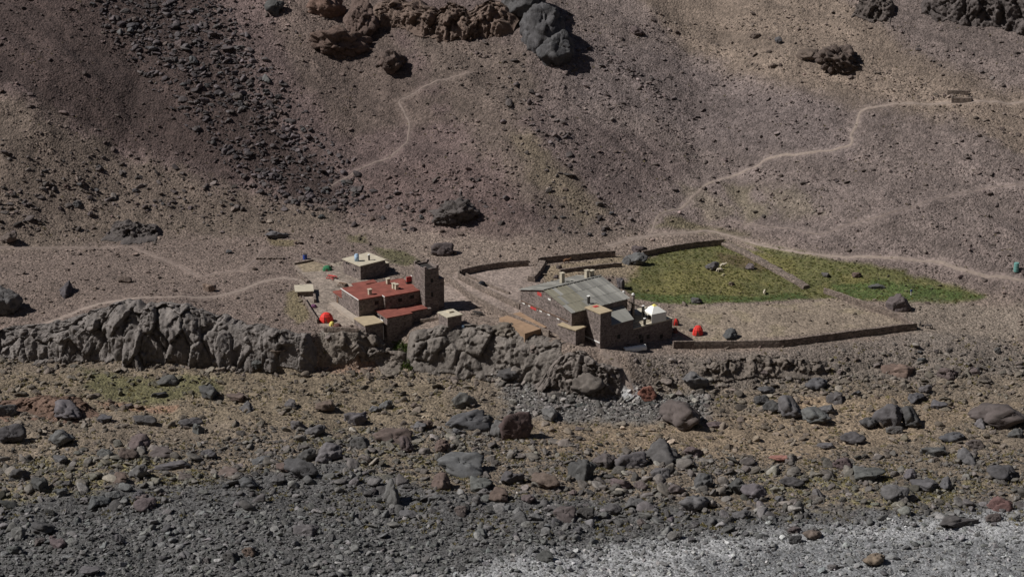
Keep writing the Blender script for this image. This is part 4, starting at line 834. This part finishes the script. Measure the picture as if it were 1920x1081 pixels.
# --- stone walls
def wall(pts, h, th, label, mat='drystone', rough=.08, seed=1, top=None, cat='wall', sink=.6, coping=True):
    P = np.array([cast(a, c)[:2] for a, c in pts]); L = np.concatenate(([0], np.cumsum(np.hypot(*np.diff(P, axis=0).T)))); n = int(L[-1]/.35)+2; s = np.unique(np.concatenate((np.linspace(0, L[-1], n), L))); n = len(s)
    Q = np.stack((np.interp(s, L, P[:,0]), np.interp(s, L, P[:,1])), 1); T = np.gradient(Q, axis=0); T /= np.linalg.norm(T, axis=1)[:,None]; Nn = np.stack((-T[:,1], T[:,0]), 1)
    zb = hz(Q[:,0], Q[:,1]); k_ = 9; zbs = np.convolve(np.pad(zb, k_, 'edge'), np.ones(2*k_+1)/(2*k_+1), 'valid'); hh = h*(1+rough*1.6*fbm2(s/3, s*0+seed, 3, seed)+rough*.9*fbm2(s/.5, s*0+seed, 2, seed+3)); V = []
    for off, f in ((-.5,None),(-.52,.5),(-.44,1),(-.2,1.03),(.2,1.03),(.44,1),(.52,.5),(.5,None)):
        j = rough*.5*fbm2(s/.45, s*0+off*9+seed, 2, 12); c = Q+Nn*((off*th)+j)[:,None]; V.append(np.stack((c[:,0], c[:,1], zb-sink if f is None else zbs+hh*f), 1))
    V = np.stack(V, 1).reshape(-1, 3); m_ = 8; F = [tuple(int(q_) for q_ in r) for r in grid_faces(m_, n)]; F += [tuple(range(m_))[::-1], tuple((n-1)*m_+i for i in range(m_))]
    o0 = np.array((P[0][0], P[0][1], zb[0])); me = mesh_np('stone_wall', V-o0, F, M[mat]); bm = bmesh.new(); bm.from_mesh(me); bmesh.ops.recalc_face_normals(bm, faces=bm.faces); bm.to_mesh(me); bm.free()
    return tag(add('stone_wall', me, None, tuple(o0)), label, cat)
wall([(864,516),(900,508),(940,502),(991,498)], 1.55, .6, 'dark boundary wall at the far end of the bare courtyard', seed=2, rough=.04)
wall([(1008,495),(1060,489),(1110,484),(1153,481)], 1.6, .6, 'long boundary wall behind the tan animal pen', seed=3, rough=.05)
wall([(1204,481),(1250,472),(1300,464),(1356,458)], 1.5, .6, 'boundary wall along the upper edge of the meadow', seed=4, rough=.06)
wall([(862,508),(860,522),(900,544),(940,563),(975,580)], 1.4, .5, 'sunlit wall stepping down from the courtyard corner to the ridged refuge', seed=5, rough=.05)
wall([(866,512),(905,531),(955,551)], .55, .45, 'low inner kerb wall of the bare courtyard', seed=15, rough=.05)
wall([(836,524),(880,560),(930,588),(985,612),(1030,632)], 1.6, .5, 'retaining wall along the sloping walk beside the earth terrace', seed=6, rough=.06)
wall([(996,528),(1006,516),(1013,506),(1017,497)], 1.3, 1.8, 'thick rubble wall dividing the courtyard from the animal pen', seed=7, rough=.10)
wall([(1050,512),(1090,507),(1130,502),(1165,499)], .95, .6, 'low dark wall inside the animal pen', seed=8, rough=.12)
wall([(1358,458),(1400,478),(1440,500),(1480,522),(1512,541)], .85, 1.9, 'collapsed rubble wall running down through the meadow', seed=9, rough=.22)
wall([(1545,549),(1600,568),(1650,586),(1690,601),(1716,617)], 1.35, .6, 'sunlit stone wall between bare ground and the outer meadow', seed=10, rough=.06)
wall([(1262,652),(1300,653),(1380,652),(1460,650),(1520,643),(1600,632),(1680,622),(1718,618)], 1.7, .65, 'long dark boundary wall along the edge above the stream', seed=11, rough=.04)
wall([(552,496),(570,493),(588,489)], .5, .4, 'low kerb wall at the back of the camping terrace', seed=12, rough=.06)
wall([(588,489),(604,494),(622,501)], .5, .4, 'pale kerb wall beside the green tarp', seed=13, rough=.06)
wall([(568,562),(580,582),(596,606)], 1.0, .4, 'curved wall round the red tent yard', seed=14, rough=.05)
wall([(608,622),(640,623),(672,624)], 1.2, .6, 'rough retaining wall below the red tent yard', seed=16, rough=.14)
wall([(480,486),(505,486),(534,485)], .45, .6, 'line of loose stones above the camping terrace', seed=17, rough=.5)
wall([(560,515),(570,524),(578,531)], .7, .9, 'rubble heap wall at the side of the camping terrace', seed=18, rough=.35)
wall([(788,606),(805,602),(822,599)], .8, .5, 'short pale topped wall between the tower and the little hut', seed=19, rough=.05)
# earth terrace
tp_ = [unproj(936,596,.5), unproj(984,626,.5), unproj(1025,613,.5), unproj(975,585,.5)]
mb = MB().prism([tuple(p[:2]) for p in tp_], -3.5, .6); tag(mb.build('earth_terrace', M['brownterrace']), 'flat brown earth terrace held by a low wall between the refuges', 'terrace')
# ruined shelter
p = cast(1803, 191); s_ = mpp(p); e = empty('ruined_shelter', (p[0], p[1]+1.0, p[2]-.3), R(-6), 'small roofless stone shelter beside the upper path', 'ruin')
for nm, q in enumerate(((-2.6,2.6,-1.6,-1.1,0,1.5),(-2.6,-2.1,-1.1,2.0,0,1.7),(2.1,2.6,-1.1,2.0,0,1.4),(-3.4,2.1,2.0,2.5,0,2.6))): MB().box(*q).build('wall', M['drystone'], e)

# ------------------------------------------------------------------ tents and small things
def dome(px, py, wpx, hpx, mats, label, n=6, rz=.3, name='tent'):
    p = cast(px, py); s = mpp(p); r = wpx*s/2; h = hpx*s/.95; yy = p[1]+r*.6; e = empty(name, (p[0], yy, hz(p[0], yy)-.05), rz, label, 'tent')
    prof = [(1.0,0),(.97,.28),(.84,.6),(.58,.86),(.25,.98)]; ns = n*3
    for k in range(n):
        V = []; F = []
        for i in range(4):
            a = 2*math.pi*(k+i/3)/n; sag = 1-.07*math.sin(math.pi*i/3)
            for rr, hh in prof: V.append((r*rr*sag*math.cos(a), r*.8*rr*sag*math.sin(a), h*hh))
        V.append((0,0,h)); m_ = len(prof)
        for i in range(3):
            for j in range(m_-1): F.append((i*m_+j, (i+1)*m_+j, (i+1)*m_+j+1, i*m_+j+1))
            F.append((i*m_+m_-1, (i+1)*m_+m_-1, len(V)-1))
        add('fly_panel', mesh_np('fly_panel', V, F, M[mats[k % len(mats)]]), e)
        a = 2*math.pi*k/n; mb = MB()
        for j in range(m_-1): mb.bar((r*1.01*prof[j][0]*math.cos(a), r*.81*prof[j][0]*math.sin(a), h*prof[j][1]), (r*1.01*prof[j+1][0]*math.cos(a), r*.81*prof[j+1][0]*math.sin(a), h*prof[j+1][1]+.02), .022, 5)
        mb.build('pole', M[mats[0]], e)
    a = -math.pi/2-rz; add('door_flap', mesh_np('door_flap', [(r*1.0*math.cos(a-.3), r*.8*math.sin(a-.3), .05),(r*math.cos(a+.3), r*.8*math.sin(a+.3), .05),(r*.84*math.cos(a), r*.68*math.sin(a), h*.62)], [(0,1,2)], M['brownfab']), e); return e
dome(611, 605, 27, 17, ['red'], 'large red dome tent pitched in the walled yard of the red roofed refuge')
dome(622, 611, 11, 8, ['yellow'], 'tiny yellow tent beside the large red dome', 4)
dome(632, 615, 17, 8, ['brownfab'], 'low dark brown tent at the end of the red tent yard', 5)
dome(613, 508, 19, 9, ['green'], 'low green tent on the camping terrace', 5)
dome(588, 577, 12, 6, ['purple'], 'small purple tent in the shadow of the low store', 5)
dome(1309, 629, 25, 16, ['red'], 'bright red pointed tent on the bare ground outside the front wing', 4, .8)
dome(1267, 610, 14, 12, ['brownfab','red'], 'dark red tent half hidden behind the deck of the front wing', 5)
dome(1266, 624, 12, 9, ['brownfab'], 'small brownish tent beside the corner of the deck', 5, .7)
dome(903, 538, 17, 10, ['black'], 'black dome tent on the walled walk of the courtyard', 6)
# pavilion on the deck and the white awning
q = unproj(1227, 602, .9); e = empty('pavilion', (q[0], q[1]+1.2, .9), R(30), 'white pyramid roofed party tent with a yellow peak on the deck', 'pavilion')
for i in range(4):
    a = math.pi/4+i*math.pi/2; b2 = a+math.pi/2; r_ = 2.75; P1 = (r_*math.cos(a), r_*math.sin(a)); P2 = (r_*math.cos(b2), r_*math.sin(b2)); f = .25
    mid = lambda A_, zz: (A_[0]*f, A_[1]*f, zz)
    add('roof_panel', mesh_np('roof_panel', [(*P1,2.1),(*P2,2.1),mid(P2,3.3),mid(P1,3.3)], [(0,1,2,3)], M['canvas']), e); add('peak_panel', mesh_np('peak_panel', [mid(P1,3.3),mid(P2,3.3),(0,0,3.75)], [(0,1,2)], M['yellow']), e)
    add('valance', mesh_np('valance', [(*P1,1.75),(*P2,1.75),(*P2,2.1),(*P1,2.1)], [(0,1,2,3)], M['canvas']), e); MB().bar((P1[0],P1[1],0), (P1[0],P1[1],2.1), .05).build('pole', M['white'], e)
    if i in (2,): add('side_wall', mesh_np('side_wall', [(*P1,0),(*P2,0),(*P2,1.75),(*P1,1.75)], [(0,1,2,3)], M['canvas']), e)
q = FB.o+FB.ex*(GX0+EL+.2)+FB.ey*(GY0-2.2); e = empty('awning', (q[0], q[1], .9), FB.a, 'white sloping canvas awning at the corner of the ridged refuge', 'awning')
V = []; nA = 8
for i in range(nA):
    for j in range(nA):
        u, v = i/(nA-1), j/(nA-1); V.append((u*3.6, v*4.2, 4.3-2.3*u-.25*math.sin(math.pi*v)*math.sin(math.pi*u)))
add('canvas', mesh_np('canvas', V, [tuple(map(int, f)) for f in grid_faces(nA, nA)], M['canvas'], True), e)
for c in ((0,0,4.3),(3.6,0,2.0),(3.6,4.2,2.0),(0,4.2,4.3)): MB().bar((c[0],c[1],0), c, .06).build('pole', M['steel'], e)
# posts with pale caps at the refuge corner
for px, py in ((1187,566),(1169,556)):
    xx, zz = FB.ony(px, py, GY0-.8 if px > 1180 else GY0+3); pt = FB.o+FB.ex*xx+FB.ey*(GY0-.8 if px > 1180 else GY0+3)
    e = empty('capped_pillar', (pt[0], pt[1], .5), FB.a, 'dark pillar with a rounded white cap at the corner of the ridged roof', 'pillar', 'capped pillars'); MB().box(-.25,.25,-.25,.25,0,6.2 if px > 1180 else 5.6).build('shaft', M['masonry'], e)
    zt = 6.2 if px > 1180 else 5.6; MB().cyl(0,0,zt,zt+.25,.42,.36,10).cyl(0,0,zt+.25,zt+.45,.36,.12,10).build('cap', M['white'], e, None, 0, True)
# white vaulted tunnel
a_ = unproj(1173, 654, -4.5); b2 = unproj(1212, 648, -4.5); dv = b2-a_; Ln = np.hypot(dv[0], dv[1]); az = math.atan2(dv[1], dv[0]); zg = hz(a_[0], a_[1]); V = []; nU, nVv = 14, 9
for i in range(nU):
    for j in range(nVv):
        t_ = math.pi*j/(nVv-1); w_ = .85+.1*math.sin(i*1.7); V.append((Ln*i/(nU-1), w_*math.cos(t_)-.02, .95*math.sin(t_)*(1+.08*math.sin(i*2.1))))
p0 = cast(1190, 655); e = empty('vaulted_shelter', (p0[0]-Ln/2*math.cos(az), p0[1]-Ln/2*math.sin(az), p0[2]-.1), az, 'long white arched plastic tunnel at the foot of the front wing', 'tunnel')
add('cover', mesh_np('cover', V, [tuple(map(int, f)) for f in grid_faces(nVv, nU)], M['canvas'], True), e)
for i in (0, nU-1): add('end_panel', mesh_np('end_panel', [V[i*nVv+j] for j in range(nVv)], [tuple(range(nVv))], M['canvas']), e)
# barrels, bin, chairs and bags
def drum(px, py, wpx, hpx, mat, name, label, cat, lid='steel'):
    p = cast(px, py); s = mpp(p); r = wpx*s/2; h = hpx*s/.95; e = empty(name, (p[0], p[1]+r, hz(p[0], p[1]+r)-.05), 0, label, cat); mb = MB(); zz = [0,.04,.3,.34,.38,.66,.70,.74,1.0]; rr = [.96,1,1,1.05,1,1,1.05,1,.98]
    for i in range(8): mb.cyl(0,0,h*zz[i],h*zz[i+1],r*rr[i],r*rr[i+1],14)
    mb.build('drum', M[mat], e); MB().cyl(0,0,h,h+.08,r*.9,r*.8,14).build('lid', M[lid], e)
drum(571.5, 487, 8, 9, 'blue', 'water_barrel', 'blue water barrel behind the camping terrace', 'barrel')
drum(1906, 513, 10, 16, 'teal', 'water_cistern', 'pale teal cylindrical cistern beside the lower path', 'cistern', 'teal')
drum(868, 618, 6, 6, 'lightblue', 'plastic_drum', 'light blue plastic drum beside the little hut', 'drum', 'lightblue')
def table(px, py, L_, mat, label, n=2):
    p = cast(px, py); e = empty('picnic_table', (p[0], p[1], p[2]-.02), R(-28), label, 'table'); MB().box(-L_/2,L_/2,-.4,.4,.7,.78).build('table_top', M[mat], e)
    for sx in (-1, 1):
        for sy in (-1, 1): MB().box(sx*(L_/2-.15)-.05, sx*(L_/2-.15)+.05, sy*.32-.05, sy*.32+.05, 0, .7).build('leg', M['steel'], e)
    for sy in (-1, 1): MB().box(-L_/2,L_/2,sy*.85-.15,sy*.85+.15,.4,.46).box(-L_/2+.1,-L_/2+.2,sy*.85-.1,sy*.85+.1,0,.4).box(L_/2-.2,L_/2-.1,sy*.85-.1,sy*.85+.1,0,.4).build('bench', M[mat], e)
table(622, 522, 2.0, 'redpaint', 'red picnic table in front of the square stone house'); table(643, 536, 2.0, 'wood', 'brown picnic table on the yard by the dark red roof'); table(895, 590, 2.2, 'steel', 'dark picnic table on the rock top beside the little hut')
# ramp wall of the yard, pinkish
wall([(628,527),(648,534),(667,541)], .6, .35, 'pinkish stepped wall from the yard up to the dark red roof', 'redpaint' if False else 'pave', .04, 21)
p = cast(1296, 621); mb = rock_np(77, 3, 9, .1, .6, .95, (1,.7,.6)); e = add('duffel_bag', mesh_np('duffel_bag', mb[0]*np.array((.75,.6,.75)), mb[1], M['black'], True), None, (p[0], p[1]+.2, p[2]+.25)); tag(e, 'black duffel bag lying beside the pointed red tent', 'bag')
p = cast(1062, 478)
# animals: one continuous skinned body each
def skinned(name, verts, edges, radii, mats, parent, sub=2, pick=None):
    me = bpy.data.meshes.new(name); me.from_pydata(verts, edges, []); me.update(); o = add(name, me, parent)
    sk = o.modifiers.new('skin', 'SKIN'); ss = o.modifiers.new('sub', 'SUBSURF'); ss.levels = sub; ss.render_levels = sub
    for i, r_ in enumerate(radii): me.skin_vertices[0].data[i].radius = r_ if hasattr(r_, '__len__') else (r_, r_)
    me.skin_vertices[0].data[0].use_root = True
    dg = bpy.context.evaluated_depsgraph_get(); nm = bpy.data.meshes.new_from_object(o.evaluated_get(dg)); o.modifiers.clear(); o.data = nm; nm.materials.clear()
    for m_ in mats: nm.materials.append(m_)
    if pick:
        for f in nm.polygons: f.material_index = pick(f.center)
    for f in nm.polygons: f.use_smooth = True
    return o
def quadruped(px, py, ln, mat, name, label, cat, rz, graze=False, ears=.12, group=None, fat=1.):
    p = cast(px, py); k = ln/1.2; e = empty(name, (p[0], p[1], p[2]-.02), rz, label, cat, group)
    hd = [(.78,0,.45),(.92,0,.22)] if graze else [(.80,0,1.02),(1.02,0,.94)]
    v = [(0,0,.72),(.42,0,.74),(-.42,0,.74),(.60,0,.84)]+hd; ed = [(0,1),(0,2),(1,3),(3,4),(4,5)]; r = [.22*fat,.21*fat,.20*fat,.14,.11,.07]
    for sx, sy in ((.40,1),(.40,-1)):
        n = len(v); v += [(sx,sy*.12,.50),(sx+.02,sy*.12,.28),(sx,sy*.12,.03)]; ed += [(1,n),(n,n+1),(n+1,n+2)]; r += [.085,.05,.045]
    for sy in (1,-1):
        n = len(v); v += [(-.40,sy*.12,.50),(-.50,sy*.12,.27),(-.46,sy*.12,.03)]; ed += [(2,n),(n,n+1),(n+1,n+2)]; r += [.10,.055,.045]
    n = len(v); v += [(-.62,0,.68),(-.68,0,.45)]; ed += [(2,n),(n,n+1)]; r += [.05,.03]
    o = skinned('body', [tuple(c*k for c in q_) for q_ in v], ed, [q_*k for q_ in r], [M[mat]], e)
    for sy in (1,-1): 
        h0 = hd[0]; MB().prism2([((h0[0]-.03)*k, sy*.05*k, (h0[2]+.05)*k), ((h0[0]+.05)*k, sy*.05*k, (h0[2]+.05)*k), ((h0[0]+.01)*k, sy*.1*k, (h0[2]+.05)*k)], [((h0[0]-.01)*k, sy*.12*k, (h0[2]+.05+ears)*k), ((h0[0]+.02)*k, sy*.12*k, (h0[2]+.05+ears)*k), ((h0[0]+.005)*k, sy*.13*k, (h0[2]+.05+ears)*k)]).build('ear', M[mat], e)
quadruped(1355, 501, 1.35, 'fleece', 'sheep', 'cream sheep standing behind another beside the grey meadow boulder', 'sheep', .1, False, .1, None, 1.2)
quadruped(1350, 510, 1.35, 'fleece', 'sheep', 'cream sheep with lowered head in front of the grey meadow boulder', 'sheep', math.pi+.2, True, .1, None, 1.2)
quadruped(1433, 551, 1.3, 'fleece', 'sheep', 'pale sheep grazing alone near the rubble wall', 'sheep', 1.3, True, .1, None, 1.2)
quadruped(1062, 493, 1.5, 'hide', 'mule', 'brown mule standing in the animal pen by the far wall', 'mule', .1, False, .2)
quadruped(1740, 616, 1.5, 'greyhide', 'donkey', 'grey donkey outside the corner of the boundary walls', 'donkey', -.5, True, .2)
quadruped(1725, 611, 1.2, 'greyhide', 'donkey', 'dark donkey close against the corner of the boundary walls', 'donkey', 1.2, False, .2)
# the person on the outer meadow, stooping slightly
p = cast(1708, 553); e = empty('person', (p[0], p[1], p[2]-.01), R(-60), 'person in blue top and pale trousers standing on the outer meadow', 'person')
v = [(0,0,.95),(.02,0,1.15),(.06,0,1.38),(.09,0,1.50),(.11,0,1.57),(.13,0,1.68)]; ed = [(0,1),(1,2),(2,3),(3,4),(4,5)]; r = [(.15,.13),(.15,.12),(.17,.12),(.06,.06),(.095,.1),(.085,.09)]
for sy in (1,-1):
    n = len(v); v += [(.02,sy*.09,.85),(.05,sy*.10,.48),(.0,sy*.11,.08),(.12,sy*.12,.04)]; ed += [(0,n),(n,n+1),(n+1,n+2),(n+2,n+3)]; r += [.10,.065,.05,.04]
    n = len(v); v += [(.06,sy*.19,1.37),(.06,sy*.26,1.10),(.22,sy*.22,.88),(.28,sy*.21,.82)]; ed += [(2,n),(n,n+1),(n+1,n+2),(n+2,n+3)]; r += [.065,.05,.035,.035]
skinned('body', v, ed, r, [M['white'], M['shirt'], M['skin'], M['black']], e, 2, lambda c: 3 if (c.z < .07 or c.z > 1.70) else (0 if c.z < .95 and abs(c.y) < .17 else (1 if c.z < 1.46 and c.z > .9 else 2)))
